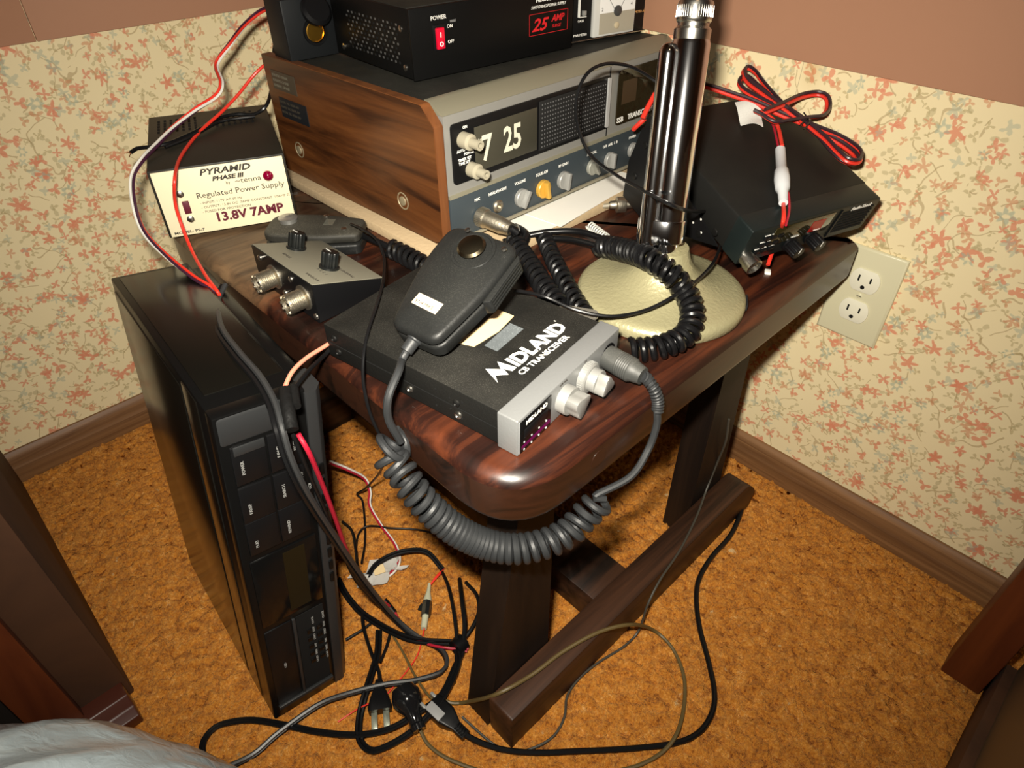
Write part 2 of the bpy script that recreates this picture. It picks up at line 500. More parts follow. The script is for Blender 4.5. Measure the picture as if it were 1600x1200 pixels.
def rpoly(pts, r, seg=5):
    """round the corners of a convex polygon; r may be a list"""
    out = []; n = len(pts)
    for i in range(n):
        p, a, b = Vector(pts[i][:2]), Vector(pts[i - 1][:2]), Vector(pts[(i + 1) % n][:2])
        rr = r[i] if isinstance(r, (list, tuple)) else r
        if rr <= 0: out.append((p.x, p.y)); continue
        u, v = (a - p).normalized(), (b - p).normalized()
        p0, p1 = p + u * rr, p + v * rr
        for k in range(seg + 1):
            t = k / seg
            q = p0 * (1 - t) ** 2 + p * 2 * t * (1 - t) + p1 * t * t
            out.append((q.x, q.y))
    return out


def inset(poly, d):
    """shrink outline towards its inside by d (counter-clockwise polygons)"""
    n = len(poly); out = []
    for i in range(n):
        a, b, c = Vector(poly[i - 1]), Vector(poly[i]), Vector(poly[(i + 1) % n])
        t = (c - a)
        if t.length < 1e-9: out.append((b.x, b.y)); continue
        t.normalize(); out.append((b.x - t.y * d, b.y + t.x * d))
    return out


def T(x, y, z): return Matrix.Translation((x, y, z))
def RX(a): return Matrix.Rotation(R(a), 4, 'X')
def RY(a): return Matrix.Rotation(R(a), 4, 'Y')
def RZ(a): return Matrix.Rotation(R(a), 4, 'Z')


def front(x, y, z): return T(x, y, z) @ RX(90)          # text lies in the x-z plane, reads from -y


def aim(p, q):
    """matrix at p whose z axis points to q"""
    p, q = Vector(p), Vector(q)
    return Matrix.Translation(p) @ (q - p).to_track_quat('Z', 'Y').to_matrix().to_4x4()


def thing(name, label, cat, M, group=None):
    o = bpy.data.objects.new(name, None); COL.objects.link(o); o.empty_display_size = .02
    o.matrix_world = M if isinstance(M, Matrix) else Matrix.Translation(M)
    o['label'] = label; o['category'] = cat
    if group: o['group'] = group
    return o


def tag(o, label, cat, group=None):
    o['label'] = label; o['category'] = cat
    if group: o['group'] = group
    return o


def struct(mb, name, sharp=35):
    o = mb.build(name, sharp=sharp); o['kind'] = 'structure'; return o


# ---------------------------------------------------------------- the room
BH = .050                     # baseboard height
BZ = .545                     # lower edge of the brown boards above the wallpaper
struct(MB().box(-3, 0, -.05, .08, .08, BZ + .05, wallpaper('x')), 'wall_back')
struct(MB().box(0, -3, -.05, .08, 0, BZ + .05, wallpaper('y')), 'wall_right')
b = MB()
b.box(-.5485, -.004, BZ, .08, .078, 2.4, TRIM, .0008)
b.box(-3, -.004, BZ, -.5495, .078, 2.4, TRIM, .0008)
struct(b, 'trim_1')
struct(MB().box(-.004, -3, BZ, .078, -.004, 2.4, TRIM, .0008), 'trim_2')
prof = [(0, 0), (.012, 0), (.012, .022), (.0105, .027), (.009, .031), (.009, .040), (.006, .046), (.0035, .050), (0, .050)]
b = MB()
b.prism([(x, z) for x, z in prof], 0, 3, BASEW, Matrix(((0, 0, -1, 0), (-1, 0, 0, -.0002), (0, 1, 0, 0), (0, 0, 0, 1))))
struct(b, 'baseboard_back', 50)
b = MB()
b.prism([(x, z) for x, z in prof], 0, 3, wood('baseboard_oak_right', (.095, .038, .012), (.26, .130, .052), (3, 3, 90), .5),
        Matrix(((-1, 0, 0, -.0002), (0, 0, -1, -.010), (0, 1, 0, 0), (0, 0, 0, 1))))
struct(b, 'baseboard_right', 50)
CEIL = mat('ceiling_paint', (.6, .55, .45), .9)
struct(MB().box(-3, -3, 2.4, .08, .08, 2.45, CEIL), 'ceiling')
PANEL = mat('far_wall_panelling', (.30, .20, .12), .7)
struct(MB().box(-3.08, -3, -.05, -3, .08, 2.45, PANEL), 'wall_left')
struct(MB().box(-3.08, -3.08, -.05, .08, -3, 2.45, PANEL), 'wall_front')

# carpet: a real, uneven pile near the camera
nx, ny = 430, 560
x0, x1, y0, y1 = -.98, -.002, -1.28, -.002
vs, fs = [], []
for j in range(ny):
    for i in range(nx):
        x = x0 + (x1 - x0) * i / (nx - 1); y = y0 + (y1 - y0) * j / (ny - 1)
        z = noise.noise(Vector((x * 45, y * 45, 0))) * .0022 + noise.noise(Vector((x * 150, y * 150, 3))) * .0060 + random.uniform(-.002, .002) - .001
        if i in (0, nx - 1) or j in (0, ny - 1): z = -.004
        vs.append((x + random.uniform(-.0008, .0008), y + random.uniform(-.0008, .0008), z))
for j in range(ny - 1):
    for i in range(nx - 1):
        a = j * nx + i; fs.append([a, a + 1, a + nx + 1, a + nx])
b = MB().add(vs, fs, carpet_mat())
b.box(-3, -3, -.05, .0, 0, -.004, b.mats[0])
struct(b, 'floor', 180)

# wall outlet on the right wall
t = thing('wall_outlet', 'ivory duplex wall outlet plate beside the table on flowered wallpaper', 'outlet', Matrix(((0, 0, -1, 0), (-1, 0, 0, -.788), (0, 1, 0, .322), (0, 0, 0, 1))))
# local: x to the right as seen from the room, y up, z out of the wall
b = MB()
b.prism([(-.035, -.057), (.035, -.057), (.035, .057), (-.035, .057)], 0, .0055, CREAM, bev=.003, seg=3)
b.build('cover_plate', t)
for s in (1, -1):
    b = MB()
    pts = [(.0165 * math.cos(a), max(-.0135, min(.0135, .0172 * math.sin(a)))) for a in [2 * math.pi * k / 40 for k in range(40)]]
    b.prism(pts, .0045, .0072, CREAM2, T(0, .0195 * s, 0), bev=.0006)
    b.box(-.0078, -.0015, .0070, -.0058, .0060, .00735, HOLE, M=T(0, .0195 * s, 0))
    b.box(.0052, -.0005, .0070, .0072, .0060, .00735, HOLE, M=T(0, .0195 * s, 0))
    b.cyl(.0024, .0003, HOLE, T(0, .0195 * s - .0075, .0071), 16)
    b.build('receptacle', t)
b = MB(); b.lathe([(.0032, 0), (.0032, .0006), (.0018, .0014)], CREAM, T(0, 0, .0050), 20); b.box(-.0026, -.0004, .0062, .0026, .0004, .0066, HOLE)
b.build('screw', t)

# ---------------------------------------------------------------- the table
TZ = .395
t = thing('end_table', 'dark mahogany trestle end table with thick rounded top', 'table', (-.29, -.42, 0))
TI = T(.29, .42, 0)
b = MB()
poly = rpoly([(-.545, -.776), (-.026, -.776), (-.026, -.165), (-.545, -.165)], [.058, .006, .02, .10], 10)
lay = []
for z, d in ((TZ - .047, .004), (TZ - .044, .001), (TZ - .040, 0), (TZ - .010, 0), (TZ - .0065, .0012), (TZ - .0035, .0045), (TZ - .0008, .009), (TZ, .013)):
    lay.append([(p[0], p[1], z) for p in inset(poly, d)])
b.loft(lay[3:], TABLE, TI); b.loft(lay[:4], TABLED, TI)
b.cyl(.0085, .0008, TABLED, TI @ T(-.455, -.7755, .372) @ RX(90), 20)
b.cyl(.0095, .0003, mat('plug_ring', (.006, .003, .002), .6), TI @ T(-.455, -.7755, .372) @ RX(90), 20)
b.build('tabletop', t, 40)


def leg(xa, xb, ya, yb, ta, tb):
    b = MB()
    lo = [(xa, ya, 0), (xb, ya, 0), (xb, yb, 0), (xa, yb, 0)]; hi = [(ta, ya, TZ - .048), (tb, ya, TZ - .048), (tb, yb, TZ - .048), (ta, yb, TZ - .048)]
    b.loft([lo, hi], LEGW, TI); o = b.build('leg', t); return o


leg(-.541, -.452, -.7365, -.703, -.493, -.456)
leg(-.186, -.112, -.7365, -.703, -.188, -.14)
leg(-.537, -.452, -.265, -.232, -.515, -.458)
leg(-.186, -.112, -.265, -.232, -.188, -.14)
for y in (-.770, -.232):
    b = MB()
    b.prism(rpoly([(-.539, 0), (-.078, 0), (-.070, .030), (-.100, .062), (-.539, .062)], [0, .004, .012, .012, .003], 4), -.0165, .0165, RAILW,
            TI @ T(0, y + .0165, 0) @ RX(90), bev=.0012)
    b.build('foot_rail', t)
b = MB(); b.box(-.374, -.7365, .006, -.314, -.232, .052, RAILW, .001, TI @ T(0, 0, 0)); b.build('stretcher', t)

# ---------------------------------------------------------------- video recorder standing on its side against the table
th, ln = -.0803, .1181
ux = Vector((math.cos(th), math.sin(th), 0)); vy = Vector((-math.sin(th), math.cos(th), 0)); up = Vector((0, 0, 1))
zc = up * math.cos(ln) + ux * math.sin(ln); xc = ux * math.cos(ln) - up * math.sin(ln)
Mv = Matrix(((xc.x, vy.x, zc.x, -.7002), (xc.y, vy.y, zc.y, -.5778), (xc.z, vy.z, zc.z, .0075), (0, 0, 0, 1)))
t = thing('video_recorder', 'black video cassette recorder standing on its side, leaning on the table', 'video recorder', Mv)
VW, VD, VH = .0848, .2537, .4038
VBK = mat('vcr_black', (.0035, .0035, .0035), .3, spec=.35)
VCOV = mat('vcr_cover', (.005, .0045, .0035), .2, spec=.6)
VGR = mat('vcr_grey_edge', (.018, .019, .020), .45)
b = MB()
b.box(0, .012, 0, VW - .016, VD, VH, VBK, .0012)
b.box(-.001, .030, .004, .002, .062, VH - .003, VCOV, .0006)
b.box(-.001, .068, .004, .002, VD - .004, VH - .012, VCOV, .0006)
b.box(.006, .030, VH - .002, VW - .018, VD - .006, VH + .001, VCOV, .0006)
for k in range(26):
    b.box(-.0004, VD - .02, .10 + k * .011, .0, VD - .008, .104 + k * .011, VGR)
b.box(VW - .016, .020, .006, VW, VD, VH - .006, VBK, .004)
b.build('case', t)
b = MB()
b.box(0, 0, 0, VW - .014, .014, VH, VBK, .0015)
b.build('front_panel', t)
b = MB()
b.prism(rpoly([(VW - .0155, -.002), (VW - .006, -.002), (VW + .0005, .006), (VW + .0005, .030), (VW - .0155, .030)], .001, 2), .002, VH - .003, VGR)
for k in range(9): b.box(VW - .010, -.0035, VH - .09 - k * .0175, VW - .006, -.0015, VH - .078 - k * .0175, VBK, .0004, M=None)
b.build('edge_strip', t)
b = MB(); b.box(.002, -.001, VH - .028, VW - .022, .012, VH - .001, VGR, .003)
b.build('top_trim', t)
# push buttons: two columns
for j, z in enumerate((.335, .293, .254)):
    for i, x in enumerate((.008, .036)):
        b = MB(); b.box(x, -.0018, z, x + .0265, .001, z + .0385, PLA, .0008); b.build('button', t)
b = MB(); b.box(.010, -.0026, VH - .0385, .034, -.001, VH - .030, VGR, .0006); b.build('power_button', t)
b = MB(); b.box(.006, -.0016, .155, VW - .019, .001, .246, GLASS, .0006)
b.box(.034, -.0019, .160, .054, -.0015, .241, mat('display_tint', (.012, .009, .004), .3, spec=.2), 0); b.build('display_window', t)
b = MB()
b.box(.006, -.0012, .022, .032, .001, .146, PLA, .0008)
b.box(.033, -.0022, .020, .036, .001, .146, VGR, .0005)
b.box(.006, -.0035, .0155, VW - .018, .001, .021, VGR, .0008)
b.box(.037, -.0008, .022, VW - .020, .001, .146, HOLE, 0)
for k in range(5):
    for i in range(2): b.box(.046 + i * .010, -.0020, .062 + k * .0125, .0515 + i * .010, 0, .068 + k * .0125, VBK, .0004)
b.build('flap', t)


VPR = mat('grey_print', (.30, .30, .29), .5)


def vtxt(mb, s, x, z, size=.0036): mb.text(s, size, VPR, T(x, -.0021, z) @ RX(90) @ RZ(90), h=.0001, wide=1.1)


b = MB()
for s, x, z in (('POWER', .016, .345), ('PAUSE', .016, .302), ('PLAY', .016, .262), ('F FWD', .0445, .349), ('SEARCH', .0445, .305), ('REWIND', .0445, .262),
                ('STOP', .0605, .316), ('EJECT', .058, .350), ('VCR', .0665, .302), ('OSD', .021, .080)):
    vtxt(b, s, x, z)
for k, s in enumerate(('CH SET', 'TIMER', 'DAY', 'START', 'STOP', 'CLOCK')):
    vtxt(b, s, .0535, .060 + k * .013, .003); vtxt(b, s, .0645, .058 + k * .0135, .003)
b.build('lettering', t)

# ---------------------------------------------------------------- cardboard and papers under the base radio
M = T(-.3746, -.5035, 0) @ RZ(.6)
CARD = mat('worn_fibreboard', (.42, .31, .18), .9, bump=.5, bscale=200, dust=.4, dustcol=(.5, .42, .28))
b = MB(); b.box(-.012, -.040, TZ, .415, .30, TZ + .0105, CARD, .0015, M)
o = tag(b.build('fibreboard_sheet'), 'tan fibreboard sheet under the woodgrain base radio', 'board')
b = MB()
b.box(.085, -.046, TZ + .0107, .27, .02, TZ + .0112, PAPER, 0, M @ RZ(3))
tag(b.build('paper_sheet'), 'large white paper sheet sticking out under the base radio', 'paper')
b = MB(); b.box(.118, -.050, TZ + .0113, .285, .01, TZ + .0118, PAPER, 0, M @ RZ(6) @ T(0, -.008, 0))
tag(b.build('paper_sheet'), 'narrower white paper lying on top of the other sheet below the base radio knobs', 'paper')

# ---------------------------------------------------------------- base radio with flip clock
MR = T(-.3746, -.5035, .4120) @ RZ(.6) @ RX(-1.15)
t = thing('base_radio', 'woodgrain base station radio with flip clock showing 7 25', 'radio', MR)
RW, RD, RH = .480, .3015, .132
side = rpoly([(.012, 0), (RD, .0), (RD, RH), (.017, RH), (0, RH - .0165), (0, .006)], [.002, .004, .002, .002, .0015, .0015], 3)
YZ = Matrix(((0, 0, 1, 0), (1, 0, 0, 0), (0, 1, 0, 0), (0, 0, 0, 1)))      # (y,z) outline extruded along x
for x in (0, RW - .0105):
    b = MB(); b.prism(side, .0004, .0105, WALNE, T(x, 0, 0) @ YZ)
    b.prism(inset(side, .0006), -.0002 if x == 0 else .0118, .0006 if x == 0 else .0124, WALN, T(x, 0, 0) @ YZ)
    pn = b.build('side_panel', t)
    if x == 0:
        for y, z in ((.060, .030), (.258, .034)):
            b = MB(); b.lathe([(.0092, 0), (.0092, .0004), (.0082, .0008), (.0074, -.0001), (.0050, -.0001), (.0048, .0014), (.0025, .0018)], mat('pale_bolt', (.36, .30, .19), .4, .5, dust=.3), T(x, y, z) @ RY(-90), 20); b.build('bolt', pn)
        PLT = mat('rating_plate', (.04, .033, .022), .5); PLT2 = mat('rating_plate_dark', (.008, .010, .013), .5)
        b = MB(); b.box(-.0008, .236, .098, 0, .286, .118, PLT); b.box(-.0008, .222, .068, 0, .280, .090, PLT2)
        for k in range(3): b.text('REALISTIC CB BASE', .0040, mat('plate_print', (.12, .11, .08), .5), T(-.0009, .284, .112 - .0055 * k) @ RZ(-90) @ RX(90), h=.0001)
        for k in range(3):
            b.text('MODEL TRC SERIAL NO', .0038, PLT, T(-.0009, .278, .084 - .0055 * k) @ RZ(-90) @ RX(90), h=.0001)
        b.build('rating_plate', pn)
b = MB(); b.box(.012, .02, .002, RW - .012, RD - .004, RH - .0025, mat('radio_top', (.008, .008, .007), .6, dust=.38, dustcol=(.17, .16, .12), dscale=18), .001)
b.build('cabinet', t)
BZL = mat('bezel_metal', (.26, .255, .235), .4, .25); BZC = mat('bezel_champagne', (.25, .235, .17), .4, .25)
b = MB()
b.prism([(.001, .045), (.020, .045), (.020, .122), (.001, .122)], .012, RW - .012, BZL, YZ)
b.prism([(.001, .1222), (.010, .1222), (.026, .1322), (.018, .1322)], .012, RW - .012, BZC, YZ)
b.prism([(-.0012, .0445), (.004, .0445), (.004, .0485), (-.0012, .0475)], .012, RW - .012, BZC, YZ)
b.build('bezel', t)
CPL = mat('blue_grey_panel', (.030, .040, .047), .5)
b = MB(); b.box(.012, -.0006, .001, RW - .012, .02, .0445, CPL, .0006)
b.box(.012, -.003, -.001, RW - .012, .012, .002, mat('panel_lip', (.20, .18, .13), .5), .0005)
b.build('control_panel', t)
b = MB(); b.box(.2485, .0004, .046, .2495, .002, .1215, HOLE); b.build('seam', t)
# clock and speaker window
b = MB()
b.prism(rpoly([(.019, .057), (.249, .057), (.249, .1135), (.019, .1135)], .004, 4), -.0016, .001, PLA, T(0, 0, 0) @ RX(90) @ T(0, 0, 0), bev=.0004)
b.prism(rpoly([(.243, .059), (.2475, .059), (.2475, .1115), (.243, .1115)], .001, 2), .0005, .0030, mat('highlight_trim', (.5, .5, .49), .3, .3), RX(90))  # pale chrome strip, the frame's right-edge highlight put into its colour
b.build('window_frame', t)
b = MB(); b.box(.046, -.0022, .063, .131, -.0014, .1055, mat('clock_face', (.045, .042, .030), .35, dust=.5, dustcol=(.16, .14, .08), dscale=30), .0004)
cl = b.build('clock_window', t)
b = MB(); FLAP = mat('clock_digit', (.62, .60, .48), .6)
b.text('7', .034, FLAP, front(.054, -.0023, .072), h=.0001, bold=.0007, wide=.8)
b.text('25', .034, FLAP, front(.083, -.0023, .073), h=.0001, bold=.0007, wide=.75)
b.text('AM', .006, FLAP, front(.046, -.0023, .090), h=.0001)
b.build('clock_digits', cl)
b = MB()
GRD = mat('grille_dot', (.12, .12, .12), .4)
b.box(.134, -.0022, .0605, .241, -.0012, .110, mat('grille_cloth', (.008, .008, .008), .7), .0005)
for i in range(26):
    for k in range(11): b.box(.1375 + i * .0040, -.0026, .0635 + k * .0042, .1387 + i * .0040, -.0021, .0647 + k * .0042, GRD)
b.build('speaker_grille', t)
b = MB()
b.prism(rpoly([(.262, .056), (.452, .056), (.452, .1155), (.262, .1155)], .005, 4), .0004, .0018, mat('smoked_dial', (.018, .013, .006), .08, coat=.6), RX(90), bev=.0003)
b.box(.270, -.0020, .078, .296, -.0016, .103, mat('dial_meter', (.05, .03, .015), .4))
b.text('SSB', .008, WHT, front(.2635, -.0020, .0590), h=.0001, bold=.0002); b.text('TRANSCEIVER', .008, WHT, front(.284, -.0020, .0590), h=.0001, bold=.0002)
b.lathe([(.017, 0), (.017, .010), (.015, .013)], PLA, T(.452, -.001, .088) @ RX(90), 28); b.cyl(.0186, .003, CHRD, T(.452, -.001, .088) @ RX(90), 28)
b.build('channel_display', t)


def knob(parent, x, z, r, h, m, name='knob', y=-.001, ang=0, style='bar', M0=None):
    b = MB(); M0 = (M0 or (T(x, y, z) @ RX(90))) @ RZ(ang)
    if style == 'bar':
        b.lathe([(r, 0), (r, h * .35), (r * .93, h * .42)], m, M0, 28)
        b.prism(rpoly([(-r * .95, -r * .22), (r * .95, -r * .22), (r * .95, r * .22), (-r * .95, r * .22)], r * .1, 2), h * .40, h, m, M0, bev=r * .06)
    elif style == 'wedge':
        b.lathe([(r, 0), (r, h * .3)], m, M0, 28)
        pts = [(r * math.cos(R(a)), r * math.sin(R(a))) for a in range(-60, 241, 15)] + [(-.5 * r, -.62 * r), (.5 * r, -.62 * r)]
        b.prism([(p[0], max(p[1], -.45 * r)) for p in pts[:21]], h * .3, h, m, M0, bev=r * .05)
    elif style == 'fluted':
        n = 12; pts = []
        for k in range(n * 4):
            a = 2 * math.pi * k / (n * 4); rr = r * (1 if k % 4 < 2 else .9); pts.append((rr * math.cos(a), rr * math.sin(a)))
        b.lathe([(r * 1.18, 0), (r * 1.18, h * .12), (r * 1.05, h * .16)], m, M0, 28)
        b.prism(pts, h * .14, h, m, M0, bev=r * .08)
        b.box(-r * .06, 0, h, r * .06, r * .9, h + .0003, WHT, M=M0)
    elif style == 'lobe':
        n = 48; pts = []
        for k in range(n):
            a = 2 * math.pi * k / n; rr = r * (1 - .36 * abs(math.sin(a * 1.5)) ** 1.2); pts.append((rr * math.cos(a), rr * math.sin(a)))
        b.lathe([(r, 0), (r, h * .42), (r * .97, h * .46)], m, M0, 32)
        b.prism([(p[0] * .98, p[1] * .98) for p in pts], h * .44, h, m, M0, bev=r * .05)
    elif style == 'push':
        b.lathe([(r, 0), (r, h * .45), (r * .62, h * .5), (r * .62, h), (r * .35, h), (r * .35, h * .8)], m, M0, 24)
    return b.build(name, parent)


IV = mat('ivory_knob', (.33, .30, .22), .5, dust=.3)
AMB = mat('amber_knob', (.62, .36, .06), .35, .3)
knob(t, .0322, .0976, .0075, .024, IV, 'clock_knob', style='push'); knob(t, .0404, .0675, .0072, .022, IV, 'clock_knob', style='push')
knob(t, .108, .0180, .0098, .011, KNB, ang=60); knob(t, .141, .0180, .0098, .011, AMB, ang=100)
knob(t, .1745, .0180, .0098, .011, KNB, ang=80); knob(t, .224, .0190, .0090, .010, mat('grey_knob', (.32, .32, .28), .4, .3), ang=120); knob(t, .2555, .0190, .0090, .010, KNB, ang=85)
knob(t, .300, .0190, .0090, .010, KNB, ang=95); knob(t, .345, .0190, .0090, .010, KNB, ang=75)
b = MB(); b.lathe([(.0068, 0), (.0068, .0015), (.0048, .003), (.003, .003), (.003, .0005)], NICK, T(.0742, -.0005, .0190) @ RX(90), 24)
b.build('headphone_jack', t)
b = MB()
for s, x, z, q in (('MIC', .043, .0335, .0042), ('HEADPHONE', .062, .0335, .0042), ('VOLUME', .099, .0335, .0042), ('SQUELCH', .131, .0335, .0042), ('RF GAIN', .167, .0335, .0042),
                   ('ANT CAL', .215, .0335, .0040), ('OFF  ANL  S  B', .243, .0350, .0042), ('POWER', .292, .0335, .004)):
    b.text(s, q, WHT, front(x, -.0008, z), h=.0001, bold=.00008)
for s, x, z in (('ON', .032, .1075), ('AUTO OFF', .0235, .0870), ('POWER', .0320, .0830), ('TIMER SET', .0245, .0785), ('TIME SET', .0250, .0750)):
    b.text(s, .0036, WHT, front(x, -.0018, z), h=.0001, bold=.00008)
b.build('lettering', t)
for x in (.02, RW - .05):
    for y in (.03, RD - .05):
        b = MB(); b.cyl(.010, .006, PLA, T(x + .02, y, -.0045)); b.build('foot', t)

# things standing on the base radio
TOP = MR @ T(0, 0, RH)
# 25 amp supply
t = thing('power_supply', 'black 25 amp switching power supply on top of the base radio', 'power supply', TOP @ T(.0440, .0800, -.0022) @ RZ(-5.2))
W_, D_, H_ = .2085, .155, .0635
CASE = mat('supply_case', (.0035, .0035, .0035), .42, dust=.05, spec=.3)
b = MB(); b.box(0, .0015, .003, W_, D_, H_, CASE, .0012)
b.box(.002, .006, H_ - .0005, W_ - .002, D_ - .004, H_ + .0008, mat('supply_lid', (.008, .0075, .006), .7, dust=.5, dustcol=(.16, .14, .09)), .0004)
HD = mat('vent_gloss', (.07, .07, .07), .25)
for i in range(13):
    for k in range(9):
        b.box(-.0003, .022 + i * .0078 + (k % 2) * .0039, .014 + k * .0042, .0002, .0245 + i * .0078 + (k % 2) * .0039, .0160 + k * .0042, HD if (i + k) % 3 else HOLE)
b.build('case', t)
b = MB(); b.box(0, -.0008, .002, W_, .002, H_ + .0006, mat('supply_front', (.0035, .0035, .0035), .35, spec=.3), .0006); b.build('front_panel', t)
for y, z in ((.016, .046), (.014, .012), (.138, .012)):
    b = MB(); b.lathe([(.0030, 0), (.0030, .0008), (.0018, .0014)], SMET, T(0, y, z) @ RY(-90), 14); b.build('screw', t)
for x in (.02, W_ - .02):
    for y in (.02, D_ - .02):
        b = MB(); b.cyl(.007, .004, PLA, T(x, y, -.0005)); b.build('foot', t)
b = MB(); b.box(.0245, -.0022, .0255, .0385, .000, .0480, PLA, .0006)
ROCK = mat('red_rocker', (.45, .004, .02), .25, emit=(.6, .0, .03, .25))
b.box(.0270, -.0048, .0268, .0362, -.001, .0455, ROCK, .0010)
b.text('I', .006, WHT, front(.0305, -.0050, .0375), h=.0001, bold=.0002); b.text('O', .0058, WHT, front(.0292, -.0050, .0295), h=.0001, bold=.0002)
b.build('rocker_switch', t)
b = MB()
b.text('POWER', .0052, WHT, front(.0235, -.0009, .0520), h=.0001); b.text('ON', .0042, WHT, front(.0415, -.0009, .0435), h=.0001); b.text('OFF', .0042, WHT, front(.0415, -.0009, .0300), h=.0001)
b.box(.0455, -.0014, .0480, .0520, -.0008, .0500, mat('led_lens', (.12, .12, .12), .3))
b.text('RadioShack', .0078, WHT, front(.155, -.0009, .0525), h=.0001, bold=.00015); b.text('SWITCHING POWER SUPPLY', .0040, WHT, front(.1485, -.0009, .0465), h=.0001, shear=.2, wide=.95)
b.text('25', .0165, REDP, front(.1495, -.0009, .0255), h=.0001, bold=.0003, shear=.35, wide=1.25); b.text('AMP', .0088, REDP, front(.1775, -.0009, .0320), h=.0001, bold=.0002, shear=.3)
b.text('SURGE', .0042, REDP, front(.178, -.0009, .0260), h=.0001, shear=.3)
for x0_, z0_, x1_, z1_ in ((.1460, .0215, .2010, .0219), (.1460, .0415, .2010, .0419), (.1460, .0215, .1464, .0419), (.2006, .0215, .2010, .0419)):
    b.box(x0_, -.0010, z0_, x1_, -.0007, z1_, REDP)
b.build('lettering', t)

# swr meter
t = thing('power_meter', 'black antenna power meter with white dial beside the 25 amp supply', 'meter', TOP @ T(.2640, .0735, -.0022) @ RZ(-11.5))
b = MB(); b.box(0, 0, .002, .124, .075, .078, mat('meter_case', (.005, .005, .005), .4, dust=.08, spec=.3), .0012)
b.box(.121, -.0008, .003, .1245, .0005, .077, CHRD, .0003); b.box(.0, -.0008, .002, .124, .0005, .0035, CHRD, .0003); b.build('case', t)
b = MB(); b.box(.0285, -.0060, .0050, .0900, .0005, .0720, mat('meter_rim', (.55, .55, .52), .15, coat=.6), .0016)
b.box(.0365, -.0064, .0290, .0880, -.0055, .0690, mat('dial_white', (.80, .80, .78), .4)); b.box(.0365, -.0064, .0075, .0880, -.0055, .0290, mat('dial_lower', (.36, .33, .26), .3))
b.build('dial', t)
b = MB()
for k in range(25):
    a = R(130 - k * 3.4); rr = .032; m_ = INK if k < 14 else REDP
    b.box(-.0009, -.0004, 0, .0009, .0004, .0002, m_, M=front(.062 + rr * math.cos(a), -.0064, .029 + rr * math.sin(a)) @ RZ(math.degrees(a) - 90))
b.box(-.0002, 0, 0, .0002, .032, .0003, INK, M=front(.062, -.0066, .026) @ RZ(38)); b.box(-.0002, 0, 0, .0002, .024, .0003, INK, M=front(.062, -.0066, .026) @ RZ(-33))
b.lathe([(.0055, 0), (.0055, .002), (.003, .003)], mat('needle_hub', (.05, .05, .05), .3), front(.062, -.0060, .0300), 20)
b.lathe([(.0035, 0), (.0035, .0015), (.002, .0022)], mat('zero_screw', (.5, .42, .28), .3), front(.062, -.0060, .0150), 16)
b.text('2', .005, INK, front(.0385, -.0065, .0315), h=.0001); b.text('4', .005, INK, front(.0815, -.0065, .0335), h=.0001)
b.build('needle', t)
b = MB(); b.lathe([(.0135, 0), (.0135, .003), (.0105, .004), (.0100, .016), (.008, .017)], PLA, front(.1065, -.0005, .0500), 28); b.build('knob', t)
b = MB(); b.box(.0095, -.0030, .0275, .0200, 0, .0280, WHT); b.box(.0095, -.0030, .0275, .0105, 0, .0500, WHT); b.box(.0095, -.0030, .0490, .0200, 0, .0500, WHT)
b.box(.0150, -.0040, .0290, .0190, 0, .0340, KNB, .0004); b.build('slide_switch', t)
b = MB(); b.text('POWER', .0032, WHT, front(.0105, -.0004, .0520), h=.0001); b.text('CALIB', .0032, WHT, front(.0095, -.0004, .0225), h=.0001)
b.text('PWR METER', .0036, WHT, front(.004, -.0004, .0080), h=.0001); b.text('METER ADJ', .0036, mat('orange_print', (.6, .3, .1), .5), front(.0945, -.0004, .0230), h=.0001)
b.build('lettering', t)

# lighter socket box
t = thing('socket_box', 'small black box with brass lighter socket at the rear left of the base radio', 'socket', TOP @ T(.0030, .2400, -.0022) @ RZ(-3))
b = MB(); b.box(0, 0, .001, .062, .040, .0600, mat('socket_case', (.007, .008, .009), .5, dust=.25, dustcol=(.10, .11, .11), spec=.3), .002)
b.build('case', t)
b = MB(); b.lathe([(.0135, 0), (.0135, .003), (.0110, .003), (.0108, -.012)], PLA, front(.033, 0, .0270), 32); b.build('socket_rim', t)
b = MB(); b.lathe([(.0104, .0012), (.0104, .0020), (.0098, .0022), (.0094, -.008), (.002, -.0095)], BRAS, front(.033, 0, .0270), 32); b.build('brass_socket', t)
b = MB(); b.lathe([(.0150, 0), (.0160, .002), (.0160, .006), (.013, .009)], PLA, T(.034, -.006, .0465) @ RX(62), 32); b.box(.028, -.004, .052, .040, .004, .062, PLA, .001)
b.build('flip_cap', t)

# ---------------------------------------------------------------- white faced supply
MP = T(-.555, -.2692, TZ) @ RZ(-22.03)
t = thing('power_supply', 'white faced 13.8 volt 7 amp power supply with charcoal lid', 'power supply', MP)
W_, D_, H_ = .1322, .1749, .0761
b = MB(); b.box(0, .0, .004, W_, D_, H_, mat('charcoal_lid', (.015, .0135, .010), .5, dust=.45, dustcol=(.10, .09, .06), dscale=10), .0012)
for i in range(7):
    for k in range(2):
        for q in range(5): b.box(.010 + i * .0065 + k * .062, .112 + q * .0095, H_ - .0002, .0125 + i * .0065 + k * .062, .118 + q * .0095, H_ + .0003, HOLE)
b.build('case', t)
b = MB(); b.box(.0025, -.0012, .005, W_ - .0025, .001, H_ - .002, PAN, .0004); b.build('front_plate', t)
for x in (.015, W_ - .015):
    for y in (.02, D_ - .02):
        b = MB(); b.cyl(.006, .005, PLA, T(x, y, 0)); b.build('foot', t)
b = MB()
F = lambda x, z: front(x, -.0013, z)
b.text('PYRAMID', .0088, INK, F(.0465, .0655), h=.0001, bold=.00025, shear=.25, wide=1.35); b.text('PHASE III', .0060, INK, F(.057, .0585), h=.0001, bold=.0003, shear=.25, wide=1.3)
